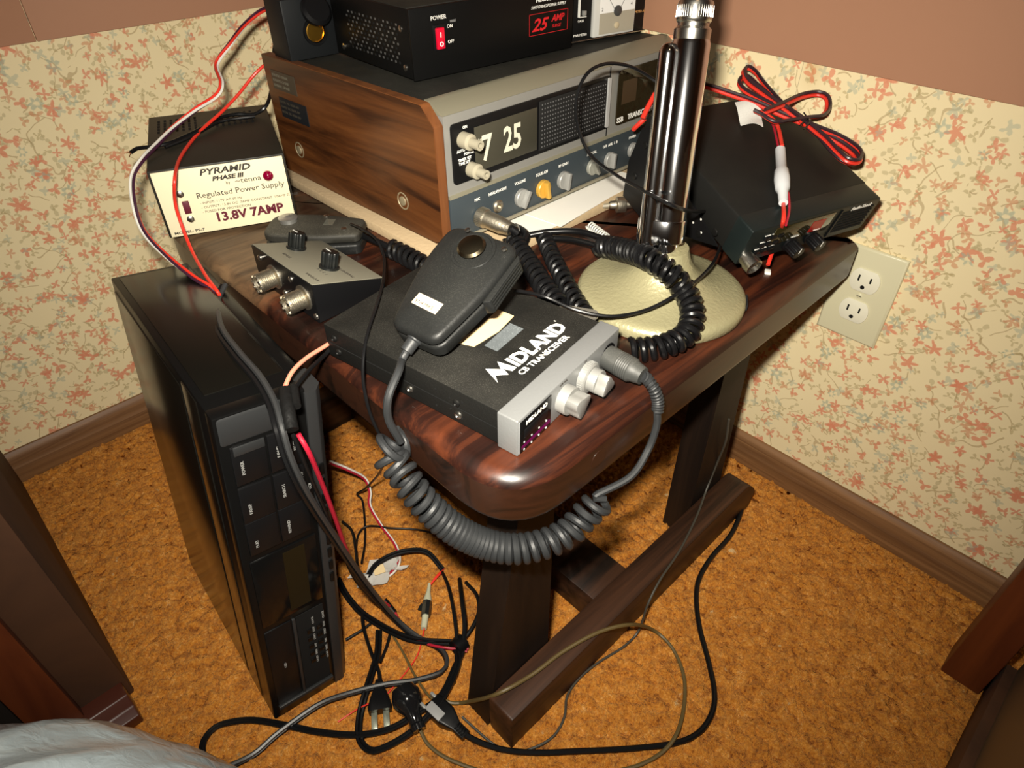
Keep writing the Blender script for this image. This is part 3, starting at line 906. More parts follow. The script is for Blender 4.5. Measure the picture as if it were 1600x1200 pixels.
b.text('by', .0045, INK, F(.0690, .0530), h=.0001); b.text('~tenna', .0075, INK, F(.0780, .0525), h=.0001, wide=1.25)
b.text('Regulated Power Supply', .0082, INK, F(.0375, .0425), h=.0001, wide=1.10)
for k, s in enumerate(('- INPUT: 117V AC 60 Hz', '- OUTPUT: 13.8V DC  7AMP CONSTANT  10AMP SURGE', '- FUSED FOR PROTECTION')): b.text(s, .0034, INK, F(.039, .0358 - k * .0048), h=.0001, wide=1.18)
b.text('MODEL: PS-7', .0038, INK, F(.006, .0075), h=.0001, bold=.0001, wide=1.4)
b.text('ON', .003, INK, F(.0185, .0585), h=.0001); b.text('OFF', .003, INK, F(.0245, .0180), h=.0001)
b.build('lettering', t)
b = MB(); b.text('13.8V 7AMP', .0135, MAROON, F(.0490, .0148), h=.0001, bold=.0005, wide=1.03); b.build('large_lettering', t)
b = MB(); b.box(.0225, -.0040, .0290, .0290, -.001, .0420, MAROON, .0006)
for z in (.0500, .0225): b.lathe([(.0036, 0), (.0036, .0014), (.0020, .0024)], SMET, F(.0235 + (.0500 - z) * .08, z), 18)
b.build('slide_switch', t)
b = MB(); b.lathe([(.0052, 0), (.0052, .002), (.0030, .0042), (.001, .005)], mat('red_led', (.18, .0, .02), .15, coat=.5), F(.1115, .0560), 24); b.build('indicator_lamp', t)

# ---------------------------------------------------------------- antenna tuner (wedge box)
MTN = T(-.5243, -.5125, TZ) @ RZ(.9)
t = thing('antenna_tuner', 'small black wedge box with two knobs and threaded connectors at table edge', 'tuner', MTN)
TW, TD, HL, HR = .0720, .104, .0392, .0165
b = MB(); b.prism([(0, .001), (TW, .001), (TW, HR), (0, HL)], 0, TD, PLA, Matrix(((1, 0, 0, 0), (0, 0, 1, 0), (0, 1, 0, 0), (0, 0, 0, 1))), bev=.0008); b.build('case', t)
sl = math.atan2(HL - HR, TW)
MT2 = T(0, 0, HL) @ Matrix.Rotation(sl, 4, 'Y')
LL = math.hypot(TW, HL - HR)
b = MB(); b.box(.001, .001, 0, LL - .001, TD - .001, .0008, mat('tuner_plate', (.20, .19, .145), .5, .2, dust=.7, dustcol=(.30, .27, .19)), .0003, MT2); b.build('top_plate', t)
for (x, y) in ((.036, .086), (.038, .033)): knob(t, 0, 0, .0078, .0155, mat('tuner_knob', (.007, .008, .008), .3, dust=.1), style='fluted', M0=MT2 @ T(x, y, .0008))
b = MB()
for s, x, y in (('ANTENNA', .012, .006), ('TRANSMITTER', .048, .006), ('1  2  3  4', .028, .018), ('TUNER', .018, .062)):
    b.text(s, .0042, INK, MT2 @ T(x, y, .00085) @ RZ(90 if x != .028 else 90), h=.0001)
b.build('lettering', t)
for y in (.018, .068):
    b = MB(); M_ = T(0, y, .0200) @ RY(-90)
    pr = [(.0115, 0), (.0115, .0015)]
    for k in range(9): pr += [(.0082, .002 + k * .0018), (.0090, .0029 + k * .0018)]
    pr += [(.0082, .0186), (.0066, .0186), (.0066, .010)]
    b.lathe(pr, NICK, M_, 28)
    b.cyl(.0055, .002, mat('insulator', (.35, .28, .18), .7), M_ @ T(0, 0, .0135), 16); b.cyl(.0019, .0035, HOLE, M_ @ T(0, 0, .0135), 12)
    for k in range(8): b.box(-.0008, -.0085, .0175, .0008, -.0065, .0198, NICK, M=M_ @ RZ(k * 45))
    b.build('connector', t)
for y, z in ((.003, .007), (.036, .031), (.040, .010), (.090, .031), (.054, .009)):
    b = MB(); b.lathe([(.0030, 0), (.0028, .0012), (.0016, .0022)], SMET, T(0, y, z) @ RY(-90), 16); b.build('screw', t)

# ---------------------------------------------------------------- CB transceiver
MM = T(-.5151, -.7329, TZ) @ RZ(9.4)
t = thing('cb_transceiver', 'flat black and silver CB transceiver lying at the front corner of the table', 'transceiver', MM)
W_, D_, H_ = .1350, .1767, .0330
b = MB(); b.box(.0008, .0, .0015, W_ - .0008, D_, H_ - .0004, BLKD, .0010)
b.box(.0004, .0, H_ * .48, W_ - .0004, D_, H_ * .48 + .0006, HOLE)
for y, z in ((.045, .022), (.0445, .012), (.058, .024), (.0585, .008), (.033, .024), (.034, .008)): b.cyl(.0009, .0003, HOLE, T(.0007, y, z) @ RY(-90), 10)
b.build('case', t)
for y, z, r_, m_ in ((.0385, .0205, .0031, BLK), (.0375, .0095, .0034, SMET), (.085, .0105, .0030, SMET), (.166, .0225, .0031, BLK), (.1635, .0100, .0031, BLK)):
    b = MB(); b.lathe([(r_, 0), (r_ * .9, .0011), (r_ * .5, .0018), (r_ * .3, .0009)], m_, T(.0008, y, z) @ RY(-90), 18); b.build('screw', t)
b = MB(); b.box(-.0008, -.0165, .0003, W_ + .0008, .0012, H_ + .0002, SILV, .0012, seg=3)
b.box(.0005, -.0168, .002, .0012, -.0020, H_ - .002, mat('worn_silver', (.55, .57, .58), .5, .3), 0)
b.build('bezel', t)
b = MB(); b.box(.0020, -.0172, .0018, .0390, -.0160, H_ - .0025, GLASS, .0005)
WM = mat('violet_strip', (.09, .0, .05), .3)
b.box(.003, -.0174, .0050, .0380, -.0170, .0078, WM)
for k in range(4):
    b.box(.0055 + k * .009, -.0175, .0095, .0066 + k * .009, -.0170, .0106, WHT); b.box(.0055 + k * .009, -.0175, .0026, .0066 + k * .009, -.0170, .0037, WHT)
b.box(.006, -.0178, .0135, .0340, -.0171, .0215, PLA, .0003)
b.text('MIDLAND', .0050, WHT, front(.0080, -.0173, .0245), h=.0001, bold=.00015, wide=1.15)
b.build('channel_window', t)
MK = lambda x, z: T(x, -.0162, z) @ RX(90)
knob(t, 0, 0, .0112, .0175, KNB, 'volume_knob', style='lobe', M0=MK(.0560, .0155) @ RZ(20))
kb = MB(); kb.lathe([(.0125, 0), (.0125, .0055), (.0112, .0065)], KNB, MK(.0860, .0165), 40)
for k in range(40): kb.box(.0122, -.0005, .001, .0129, .0005, .005, KNB, M=MK(.0860, .0165) @ RZ(9 * k))
kb.build('squelch_ring', t)
knob(t, 0, 0, .0095, .0150, KNB, 'squelch_knob', style='lobe', M0=MK(.0860, .0165) @ T(0, 0, .0063) @ RZ(-25))
b = MB(); b.lathe([(.0105, 0), (.0105, .0008), (.0085, .0010), (.0085, .0002)], PLA, MK(.1195, .0160), 28); b.build('mic_socket', t)
b = MB()
# name on the lid: reads along the front edge
b.prism([(.0245, .0195), (.0300, .0260), (.0365, .0190), (.0395, .0262), (.0415, .0190), (.0465, .0190), (.0435, .0345), (.0378, .0268), (.0315, .0360)][::-1], H_ - .0002, H_ + .0002, WHT)
b.words += [0, len(b.f)]
MD = T(.0475, .0192, H_) @ RZ(-2.2)
b.text('IDLAND', .0172, WHT, MD, h=.0001, bold=.0007, fit=.0640)
b.text('R', .0026, WHT, T(.1125, .0290, H_), h=.0001); b.text('CB TRANSCEIVER', .0072, WHT, T(.0415, .0105, H_) @ RZ(-2.2), h=.0001, bold=.0001, fit=.0600)
b.build('lid_lettering', t)
b = MB(); b.text('OFF VOL', .0026, INK, front(.050, -.0166, .0292), h=.0001); b.text('SQ', .0026, INK, front(.083, -.0166, .0300), h=.0001); b.build('lettering', t)
b = MB(); b.prism([(.0536, .0545), (.0536, .0423), (.0892, .0435), (.0894, .0568)], H_ - .0002, H_ + .0002, mat('speckled_sticker', (.07, .08, .085), .6, dust=1.2, dustcol=(.45, .5, .52))); b.build('sticker', t)
b = MB(); b.prism([(.0440, .0735), (.0480, .0600), (.0750, .0570), (.0992, .0603), (.0989, .0760), (.0700, .0735)], H_ - .0002, H_ + .0004, TAPEP); b.build('paper_label', t)

# loose bracket pieces to the right of the transceiver
STEEL = mat('dull_steel', (.35, .33, .28), .45, .8)
b = MB()
b.prism(rpoly([(0, 0), (.032, -.004), (.036, .002), (.034, .008), (.002, .012)], .003, 3), 0, .0016, STEEL, T(-.384, -.665, .4125) @ RZ(-52) @ RX(14))
b.prism(rpoly([(0, 0), (.026, 0), (.026, .010), (0, .010)], .003, 3), 0, .0016, STEEL, T(-.379, -.690, .4035) @ RZ(-48) @ RX(10))
b.prism(rpoly([(0, 0), (.022, 0), (.022, .012), (0, .012)], .005, 3), 0, .0016, STEEL, T(-.380, -.697, .3975) @ RZ(-35) @ RX(6))
tag(b.build('mounting_clip'), 'dull steel mounting clip between the CB transceiver and desk microphone base', 'bracket')

# ---------------------------------------------------------------- hand microphone on the transceiver (grey coiled cord)
MH = T(-.5150, -.6450, .4440) @ RZ(-78.54) @ RX(23.5)
t = thing('hand_microphone', 'black hand microphone with grey coiled cord lying on the CB transceiver', 'microphone', MH)
out = rpoly([(-.022, -.002), (.022, -.002), (.034, .058), (.032, .099), (-.032, .099), (-.034, .058)], [.010, .010, .02, .012, .012, .02], 6)


def body(mb, out, z0, z1, m, crown=.004, edge=.006):
    n = 6; lay = []
    xs = [p[0] for p in out]; ys = [p[1] for p in out]
    ox, oy = (min(xs) + max(xs)) / 2, (min(ys) + max(ys)) / 2; hx, hy = (max(xs) - min(xs)) / 2, (max(ys) - min(ys)) / 2

    def inset(o_, d): return [(ox + (p[0] - ox) * (1 - d / hx), oy + (p[1] - oy) * (1 - d / hy)) for p in o_]
    lay.append([(p[0], p[1], z0) for p in inset(out, edge * .5)]); lay.append([(p[0], p[1], z0 + edge * .4) for p in out])
    for k in range(n + 1):
        a = k / n * math.pi / 2
        lay.append([(p[0], p[1], z1 - crown - edge + edge * math.sin(a)) for p in inset(out, edge * (1 - math.cos(a)))])
    lay.append([(p[0], p[1], z1) for p in inset(out, edge + .010)])
    mb.loft(lay, m)


b = MB(); body(b, out, .0005, .0135, MICM); b.build('front_shell', t, 50)
b = MB(); body(b, out, -.0125, .0, MICM, .001, .003); b.build('rear_shell', t, 50)
b = MB(); b.lathe([(.018, 0), (.0175, .0006), (.0155, .0008), (.0150, .0001)], MICM, T(.004, .078, .0132), 32)
b.lathe([(.0065, -.001), (.0065, .003), (.0108, .0035), (.0112, .0045), (.0095, .0065), (.004, .0078)], mat('worn_brass_button', (.17, .14, .09), .3, 1, dust=.2), T(.004, .078, .0132), 32); b.build('hanger_button', t)
b = MB(); b.box(-.012, .018, .0128, .012, .028, .0136, mat('faded_label', (.78, .62, .42), .7), .0001, T(-.002, 0, 0) @ RZ(-4)); b.text('9714 MIKE', .0040, INK, T(-.011, .0205, .0137) @ RZ(-4), h=.0001); b.build('label', t)
b = MB()
b.prism(rpoly([(.0325, .043), (.0385, .046), (.0385, .088), (.034, .092)], .002, 3), -.008, .006, MICM, bev=.001)
for k in range(4): b.box(.0385, .048, -.006 + k * .0032, .0392, .086, -.0048 + k * .0032, MICM)
b.build('talk_bar', t)
for x, y in ((-.012, .094), (.026, .088)):
    b = MB(); b.lathe([(.0022, 0), (.0022, .001), (.001, .0014)], SMET, T(x, y, .0122), 14); b.build('screw', t)
inv = MH.inverted()
LC = lambda pts: [inv @ p for p in pts]
c0 = Vector((-.0, -.004, -.001))
b = MB(); b.lathe([(.0062, 0), (.0062, .004), (.0050, .005), (.0048, .014)], GREYC, aim((-.001, .002, -.001), (-.003, -.02, -.004)), 20); b.build('strain_relief', t)
drop = cpath([(623, 580, .435), (607, 620, .425), (607, 655, .405), (626, 690, .380)])
neck = LC([MH @ Vector((-.002, -.008, -.002)), MH @ Vector((-.003, -.018, -.006))] + drop)
# first wide loop and the coil sagging round the corner of the table
coilp = cpath([(626, 690, .380), (606, 706, .372), (622, 728, .362), (642, 760, .352), (672, 795, .335), (712, 828, .318), (758, 850, .306), (805, 858, .302), (850, 850, .303), (888, 832, .308), (912, 808, .316), (938, 782, .328)])
b = MB(); b.tube(neck, .0030, GREYC, 10, .003)
b.coil(LC(coilp), .0096, .0031, 33, GREYC, 8, 18, taper=lambda u: 1.0 + .25 * max(0, 1 - u * 9), loose=.45)
tail = cpath([(946, 780, .326), (930, 775, .330), (985, 745, .338), (1013, 702, .352), (1026, 665, .372), (1027, 644, .384), (1028, 628, .391)])
b.tube(LC(tail), .0030, GREYC, 10, .003); b.build('coiled_cord', t)
pA = MM @ Vector((.1175, -.0175, .0160)); pB = MM @ Vector((.1135, -.0510, .0150)); pC = MM @ Vector((.1225, -.060, .0155))
b = MB(); mp_ = inv @ aim(pA, pB)
pr = [(.0095, 0), (.0098, .002), (.0098, .012)] + [(.0098 + .0003 * (k % 2), .012 + k * .0009) for k in range(14)] + [(.0085, .026), (.0078, .030), (.0070, .034)]
b.lathe(pr, mat('grey_plug', (.04, .042, .04), .5, dust=.45), mp_, 32)
b.build('plug', t)
rl_ = [pB] + cpath([(1011, 592, .407), (1022, 608, .401), (1028, 628, .391), (1027, 644, .384)])
b = MB(); b.tube(LC(rl_), .0034, GREYC, 10, .002); b.coil(LC(rl_), .0040, .0011, 13, GREYC, 6, 14); b.build('spring_relief', t)

# ---------------------------------------------------------------- hand microphone at the back (black coiled cord to the base radio)
pa, pb_ = at(418, 348, .419), at(566, 352, .419)
ang = math.degrees(math.atan2(pb_.y - pa.y, pb_.x - pa.x))
MB2 = Matrix.Translation(pa) @ RZ(ang - 90) @ T(.006, 0, -.008)
MB2 = T((pa.x + pb_.x) / 2, (pa.y + pb_.y) / 2, TZ + .0130) @ RZ(ang - 90)
t = thing('hand_microphone', 'dusty black hand microphone behind the tuner with black coiled cord', 'microphone', MB2)
L2 = (pb_ - pa).length
out2 = rpoly([(-.023, -L2 / 2), (.023, -L2 / 2), (.026, L2 * .05), (.018, L2 / 2), (-.018, L2 / 2), (-.026, L2 * .05)], [.014, .014, .02, .006, .006, .02], 6)
DMIC = mat('dusty_mic', (.014, .0135, .011), .6, dust=.95, dustcol=(.24, .22, .17), dscale=12)
b = MB(); body(b, out2, .0005, .0125, DMIC, .002, .004); b.build('front_shell', t, 50)
b = MB(); body(b, out2, -.0128, .0, MICM, .001, .003); b.build('rear_shell', t, 50)
b = MB(); b.lathe([(.009, 0), (.009, .003), (.0098, .0032), (.0098, .0045), (.006, .0058), (.0035, .0058), (.002, .0068)], mat('silver_button', (.42, .42, .40), .3, .8, dust=.4), T(-.002, -L2 * .28, .0122), 30); b.build('hanger_button', t)
b = MB(); b.box(-.009, .010, .0121, .004, .020, .0127, mat('clear_film', (.10, .10, .08), .1, coat=1)); b.build('film_label', t)
for x, y in ((-.016, .008), (.012, L2 * .34)):
    b = MB(); b.lathe([(.0028, 0), (.0028, .001), (.0012, .0015)], SMET, T(x, y, .0122), 14); b.build('screw', t)
inv = MB2.inverted()
q0 = MB2 @ Vector((0, L2 / 2 - .002, 0))
b = MB(); b.tube(LC([q0] + cpath([(590, 378, .408), (610, 387, .406)])), .0036, PLA, 10, .003); b.build('strain_relief', t)
b = MB()
b.coil(LC(cpath([(606, 386, .408), (628, 396, .407), (650, 408, .407), (680, 424, .406), (720, 440, .405)])), .0078, .0026, 12, RUB, 8, 16)
b.coil(LC(cpath([(800, 372, .409), (815, 395, .408), (835, 425, .408), (855, 455, .407), (872, 476, .407)])), .0080, .0026, 14, RUB, 8, 16)
b.tube(LC(cpath([(720, 440, .405), (745, 430, .403), (770, 400, .402), (800, 372, .409)])), .0026, RUB)
b.build('coiled_cord', t)
P0 = MR @ Vector((.0480, -.0005, .0170)); P1 = MR @ Vector((.0560, -.045, .0120))
b = MB(); mp_ = inv @ aim(P0, P1)
pr = [(.0092, 0), (.0098, .001), (.0098, .009), (.0088, .010), (.0086, .012), (.0086, .028), (.0078, .030), (.0066, .040)]
b.lathe(pr, NICK, mp_, 30)
for k in range(30): b.box(.0096, -.0004, .0015, .0102, .0004, .0085, NICK, M=mp_ @ RZ(12 * k))
b.build('plug', t)
b = MB(); b.tube(LC([P0.lerp(P1, .85), P1] + cpath([(806, 356, .412), (822, 368, .411), (812, 385, .408)])), .0046, RUB, 12, .003); b.build('plug_cord', t)

# ---------------------------------------------------------------- desk microphone
CX, CY, BR = -.2739, -.6941, .0766
base_c = Vector((CX, CY, TZ))
t = thing('desk_microphone', 'chrome stemmed desk microphone on a round gold base', 'microphone', base_c)
b = MB()
b.lathe([(BR - .0015, .0), (BR, .0015), (BR, .0075), (BR - .001, .0100), (BR - .004, .0128), (BR - .009, .0140), (BR - .014, .0150), (.052, .0176), (.042, .0215), (.033, .0275), (.0265, .0345), (.0220, .0420), (.0198, .0490), (.0185, .0530), (.010, .0532)], GOLD, seg=96)
b.build('base', t, 50)
b = MB(); a0 = -58
for s, r0 in ((0, 0),):
    M_ = RZ(a0) @ T(BR - .001, 0, .0060) @ RZ(90) @ RX(90)
    b.box(-.0095, -.0025, .0008, .0095, .0035, .0017, mat('black_label', (.02, .02, .022), .4), M=M_); b.text('PLUS-TWO', .0036, mat('label_grey', (.25, .25, .25), .5), M_ @ T(-.008, -.001, .0018), h=.0001)
    b.box(-.005, -.0042, .0008, .006, -.0036, .0017, INK, M=M_)
b.build('name_label', t)
# leaning stem: from the neck of the base through the collar seen near the top of the picture
s0 = at(1036, 372, TZ + .052)
s0 = Vector((CX - .0035, CY + .001, TZ + .052))
s1 = at(1083, 41, .614)
d = (s1 - s0).normalized()
inv = Matrix.Translation(-base_c)
MS = inv @ aim(s0, s1)
LS = (s1 - s0).length
b = MB(); b.lathe([(.0118, -.008), (.0118, .010), (.0150, .0105), (.0150, .0140)], CHR, MS, 48)
b.lathe([(.0150, .014), (.0150, LS - .012), (.0128, LS - .006)], CHR, MS, 64)
b.build('stem', t)
# side rod, to the left as the camera sees it
zax = d; xax = (RGT - zax * RGT.dot(zax)).normalized(); yax = zax.cross(xax)
MQ = inv @ Matrix(((xax.x, yax.x, zax.x, s0.x), (xax.y, yax.y, zax.y, s0.y), (xax.z, yax.z, zax.z, s0.z), (0, 0, 0, 1)))
b = MB()
n = 14; pr = [(.0076, .004), (.0076, LS - .020)] + [(.0076 * math.cos(k / 6 * math.pi / 2) + .0001, LS - .020 + .0086 * math.sin(k / 6 * math.pi / 2)) for k in range(1, 7)]
b.lathe(pr, CHR, MQ @ T(-.0172, -.004, 0), 40); b.build('side_tube', t)
b = MB()
o_ = [(math.cos(a) * (.0162 + .0095 * max(0, -math.cos(a)) ** 2), math.sin(a) * .0158) for a in [2 * math.pi * k / 60 for k in range(60)]]
b.prism(o_, .006, .026, CHR, MQ @ T(0, 0, 0), bev=.0012, seg=2)
b.build('lower_collar', t)
b = MB(); b.lathe([(.0138, LS - .010), (.0142, LS - .006), (.0142, LS - .002), (.0120, LS), (.0120, LS + .002), (.0130, LS + .003), (.0136, LS + .005), (.0136, LS + .015), (.0128, LS + .017), (.0100, LS + .018)], CHRD, MS, 64)
for k in range(48): b.box(.0134, -.0003, LS + .006, .01395, .0003, LS + .014, CHR, M=MS @ RZ(7.5 * k))
b.build('knurled_collar', t)
b = MB(); b.lathe([(.0112, LS + .016), (.0112, LS + .040), (.0125, LS + .042), (.0125, LS + .050), (.018, LS + .054), (.032, LS + .060), (.036, LS + .083), (.033, LS + .110), (.016, LS + .122)], CHR, MS, 48); b.build('head', t)
# its glossy coiled cord curling over the base, and the thin cable that loops round the stem
b = MB()
b.tube([inv @ p for p in cpath([(824, 368, .408), (860, 362, .412), (905, 362, .415), (945, 374, .417)])], .0032, RUB, 12, .003)
b.tube([inv @ p for p in cpath([(850, 372, .405), (890, 374, .409), (925, 382, .413), (945, 392, .416)])], .0030, RUB, 12, .003)
b.coil([inv @ p for p in cpath([(850, 370, .408), (862, 400, .408), (880, 435, .408), (898, 468, .407), (915, 493, .407)])], .0066, .0025, 15, RUB, 8, 16)
b.coil([inv @ p for p in cpath([(938, 384, .420), (975, 390, .434), (1010, 402, .447), (1045, 425, .444), (1070, 455, .430), (1082, 488, .420), (1074, 520, .412), (1045, 538, .408), (1010, 546, .405), (985, 546, .405)])], .0082, .0027, 31, RUB, 8, 16)
b.build('coiled_cord', t)
lp = cpath([(803, 453, .440), (850, 463, .430), (900, 484, .424), (955, 494, .420), (1010, 484, .420), (1060, 458, .430), (1100, 428, .430), (1122, 395, .425), (1131, 350, .425), (1124, 305, .435), (1105, 258, .450), (1083, 225, .470)])
b = MB(); b.tube([inv @ p for p in lp], .0015, BLKC, 8, .004)
lp2 = [at_y(1045, 145, -.60), at_y(1022, 125, -.58), at_y(985, 104, -.565), at_y(945, 100, -.56), at_y(915, 118, -.56), at_y(900, 160, -.56), at_y(905, 205, -.565), at_y(925, 245, -.58), at_y(965, 275, -.62), at_y(1010, 300, -.675), at_y(1048, 320, -.712), at_y(1080, 330, -.705), at_y(1108, 330, -.67)]
b.tube([inv @ p for p in lp2], .0016, BLKC, 8, .004); b.build('thin_cable', t)

# ---------------------------------------------------------------- mobile radio in its bracket
MX = T(-.2145, -.7309, .4202) @ Matrix.Rotation(-.2961, 4, 'Z') @ Matrix.Rotation(.2996, 4, 'X')
t = thing('mobile_radio', 'dark grey mobile radio tilted up in its bracket by the right wall', 'radio', MX)
W_, D_, H_ = .1637, .1762, .0413
TEAL = mat('teal_black_plastic', (.007, .011, .011), .42, dust=.06, spec=.35); RTOP = mat('radio_lid', (.007, .007, .0065), .55, dust=.14, spec=.3, dustcol=(.16, .14, .10))
b = MB(); b.box(.001, .020, .001, W_ - .001, D_, H_ - .0004, RTOP, .003)
b.build('case', t)
b = MB(); fp = rpoly([(0, .001), (W_, .001), (W_, H_), (0, H_)], [.002, .002, .008, .002], 4)
b.prism(fp, -.022, .0, TEAL, RX(90), bev=.001)
for k in range(7): b.box(W_ - .047, -.0006, .008 + k * .0038, W_ - .006, .001, .0098 + k * .0038, HOLE)
b.box(W_ - .052, -.0012, .004, W_ - .0505, .001, H_ - .004, PLA)
b.build('front_panel', t)
b = MB(); b.box(.030, -.0008, .016, .104, .001, H_ - .004, mat('display_glass', (.022, .018, .006), .1, coat=.6), .0004)
b.box(.078, -.0011, .0195, .094, -.0006, .0325, mat('red_digits', (.30, .012, .01), .3), 0, T(0, 0, 0)); b.build('display', t)
for (x, z) in ((.0615, .0100), (.0885, .0110)): knob(t, 0, 0, .0068, .014, PLA, style='fluted', M0=T(x, -.0005, z) @ RX(90))
b = MB()
for i in range(3):
    for k in range(3):
        b.box(.016 + i * .0085 + k * .002, -.0022, .0100 + k * .0078, .022 + i * .0085 + k * .002, 0, .0135 + k * .0078, PLA, .0005)
        b.box(.016 + i * .0085 + k * .002, -.0006, .0148 + k * .0078, .0225 + i * .0085 + k * .002, 0, .0154 + k * .0078, WHT)
b.build('push_buttons', t)
b = MB(); M_ = T(.0085, 0, .0085) @ RX(90)
b.lathe([(.0072, 0), (.0072, .006), (.0082, .0065), (.0082, .0140), (.0074, .0145), (.0068, .0145), (.0066, .008)], SMET, M_, 32)
b.cyl(.0062, .001, mat('pin_insulator', (.20, .12, .07), .5), M_ @ T(0, 0, .0075))
for k in range(4): b.cyl(.0010, .005, SMET, M_ @ T(.0035 * math.cos(k * 1.57), .0035 * math.sin(k * 1.57), .0080), None and 0 or 10)
b.build('mic_connector', t)
b = MB(); b.text('RadioShack', .0058, WHT, front(W_ - .040, -.0012, H_ - .0070), h=.0001, bold=.0001, shear=.15); b.text('VOLUME', .0022, WHT, front(.084, -.0012, .0200), h=.0001); b.text('SQUELCH', .0022, WHT, front(.057, -.0012, .0190), h=.0001); b.build('lettering', t)
b = MB()
# bracket: a left and right cheek and a floor strip
M_ = T(-.0020, 0, 0) @ YZ
b.prism([(.024, .003), (.050, -.012), (.115, -.048), (.168, -.050), (.176, -.012), (.172, .030), (.160, H_ - .002), (.10, .020)], -.0018, 0, PLA, M_)
b.prism([(.060, -.012), (.115, -.048), (.168, -.050), (.176, -.012), (.150, .020)], W_ + .003, W_ + .0048, PLA, M_)
b.box(-.0035, .112, -.052, W_ + .0028, .168, -.0495, PLA)
for y, z in ((.055, .010), (.062, .000), (.048, -.0005)): b.cyl(.0011, .0003, WHT, T(-.0039, y, z) @ RY(-90), 10)
for y, z in ((.160, .018), (.160, -.020), (.050, -.004), (.034, .012)): b.lathe([(.0038, 0), (.0034, .0010), (.0016, .0012)], BLK, T(-.0038, y, z) @ RY(-90), 18)
b.build('bracket', t)

# red and black power lead bundled on it
def at_wall(px, py, d=.006):
    """point seen at px,py a distance d in front of the right wall"""
    r = RGT * ((px - 800) / FPX) - UPV * ((py - 600) / FPX) + FWD
    return CAM + r * ((-d - CAM.x) / r.x)


def onlid(px, py, h=.004):
    """point seen at px,py, h above the lid plane of the tilted radio"""
    r = RGT * ((px - 800) / FPX) - UPV * ((py - 600) / FPX) + FWD
    o = MX @ Vector((0, 0, H_ + h)); n = (MX.to_3x3() @ Vector((0, 0, 1)))
    p = CAM + r * ((o - CAM).dot(n) / r.dot(n))
    return at_wall(px, py, .006) if p.x > -.006 else p


t = thing('power_lead', 'red and black power lead bundled on top of the mobile radio', 'cable', onlid(1225, 200, 0))
inv = t.matrix_world.inverted()
Z2 = lambda pts, h=.006: [inv @ onlid(a, b_, h) for a, b_ in pts]


def two(mb, P, r=.00175, roll=1.2): mb.twin(P, r, REDC, mat('black_sleeve', (.03, .015, .02), .35), roll)


b = MB()
two(b, Z2([(1085, 130), (1110, 136), (1140, 146), (1180, 160), (1225, 180), (1258, 193), (1290, 210), (1320, 228), (1338, 244), (1335, 256), (1318, 252), (1300, 238), (1280, 215), (1262, 200)], .009), roll=1.0)
two(b, Z2([(1262, 196), (1225, 165), (1195, 132), (1180, 112), (1168, 105), (1162, 112), (1168, 126), (1190, 143), (1222, 166), (1252, 185)], .014))
two(b, Z2([(1255, 190), (1215, 168), (1175, 148), (1158, 136), (1155, 126), (1166, 120), (1185, 136), (1210, 156), (1245, 180), (1275, 200), (1305, 212), (1330, 224), (1340, 232), (1325, 222)], .010))
two(b, Z2([(1196, 174), (1225, 162), (1252, 150), (1278, 146), (1292, 152), (1294, 168), (1285, 180), (1262, 183), (1230, 188), (1210, 190), (1190, 178), (1178, 172)], .017))
two(b, Z2([(1262, 193), (1288, 215), (1308, 236), (1325, 250), (1342, 252), (1346, 240), (1336, 228), (1310, 212), (1270, 196)], .013))
b.build('cable_loops', t)
b = MB(); b.tube(Z2([(1186, 174), (1205, 184), (1216, 200), (1222, 228)], .010), .0019, REDC); b.tube(Z2([(1186, 176), (1205, 190), (1215, 225), (1224, 270), (1232, 305), (1233, 330), (1228, 352)], .0045), .0011, CRIM)
fin = [inv @ p for p in [onlid(1224, 316, .004), onlid(1224, 345, .006)]] + [inv @ p for p in cpath([(1213, 375, .428), (1200, 414, .412)])]
b.tube(fin, .0019, REDC); b.tube([p + Vector((.0022, .0005, 0)) for p in fin[:3]], .0012, CRIM); b.build('fuse_wires', t)
fh = Z2([(1219, 232), (1221, 262), (1218, 272), (1222, 300), (1224, 317)], .0055)
b = MB(); Mf = aim(fh[0], fh[-1]); Lf = (fh[-1] - fh[0]).length
b.lathe([(.0030, 0), (.0048, .002), (.0050, Lf * .42), (.0066, Lf * .45), (.0072, Lf * .60), (.0064, Lf * .76), (.0044, Lf * .82), (.0040, Lf)], mat('milky_plastic', (.68, .70, .72), .4, alpha=.93), Mf, 24)
b.build('fuse_holder', t)
b = MB(); g = [[None] * 9 for _ in range(9)]
vs, fs = [], []
cs = [onlid(1148, 160, .004), onlid(1190, 172, .011), onlid(1192, 201, .006), onlid(1158, 194, .002)]
for i in range(9):
    for k in range(9):
        u, v = i / 8, k / 8
        p = (cs[0] * (1 - u) + cs[1] * u) * (1 - v) + (cs[3] * (1 - u) + cs[2] * u) * v
        p = p + Vector((0, 0, .003 * math.sin(u * 3.1) + .0015 * math.sin(v * 5 + u * 3))); vs.append(inv @ p)
vs2 = [v - Vector((0, 0, .0004)) for v in vs]
for i in range(8):
    for k in range(8): a = i * 9 + k; fs.append([a, a + 1, a + 10, a + 9]); fs.append([81 + a, 81 + a + 9, 81 + a + 10, 81 + a + 1])
TAGM = mat('printed_tag', (.74, .73, .68), .7, dust=1.2, dustcol=(.25, .25, .25))
b.add(vs + vs2, fs, TAGM); b.build('warning_tag', t)
b = MB(); tp_ = Z2([(1256, 176), (1264, 190), (1256, 202)], .018); b.tube(tp_, .0007, BLKC); b.tube(Z2([(1250, 196), (1262, 184)], .018), .0007, BLKC); b.build('twist_tie', t)
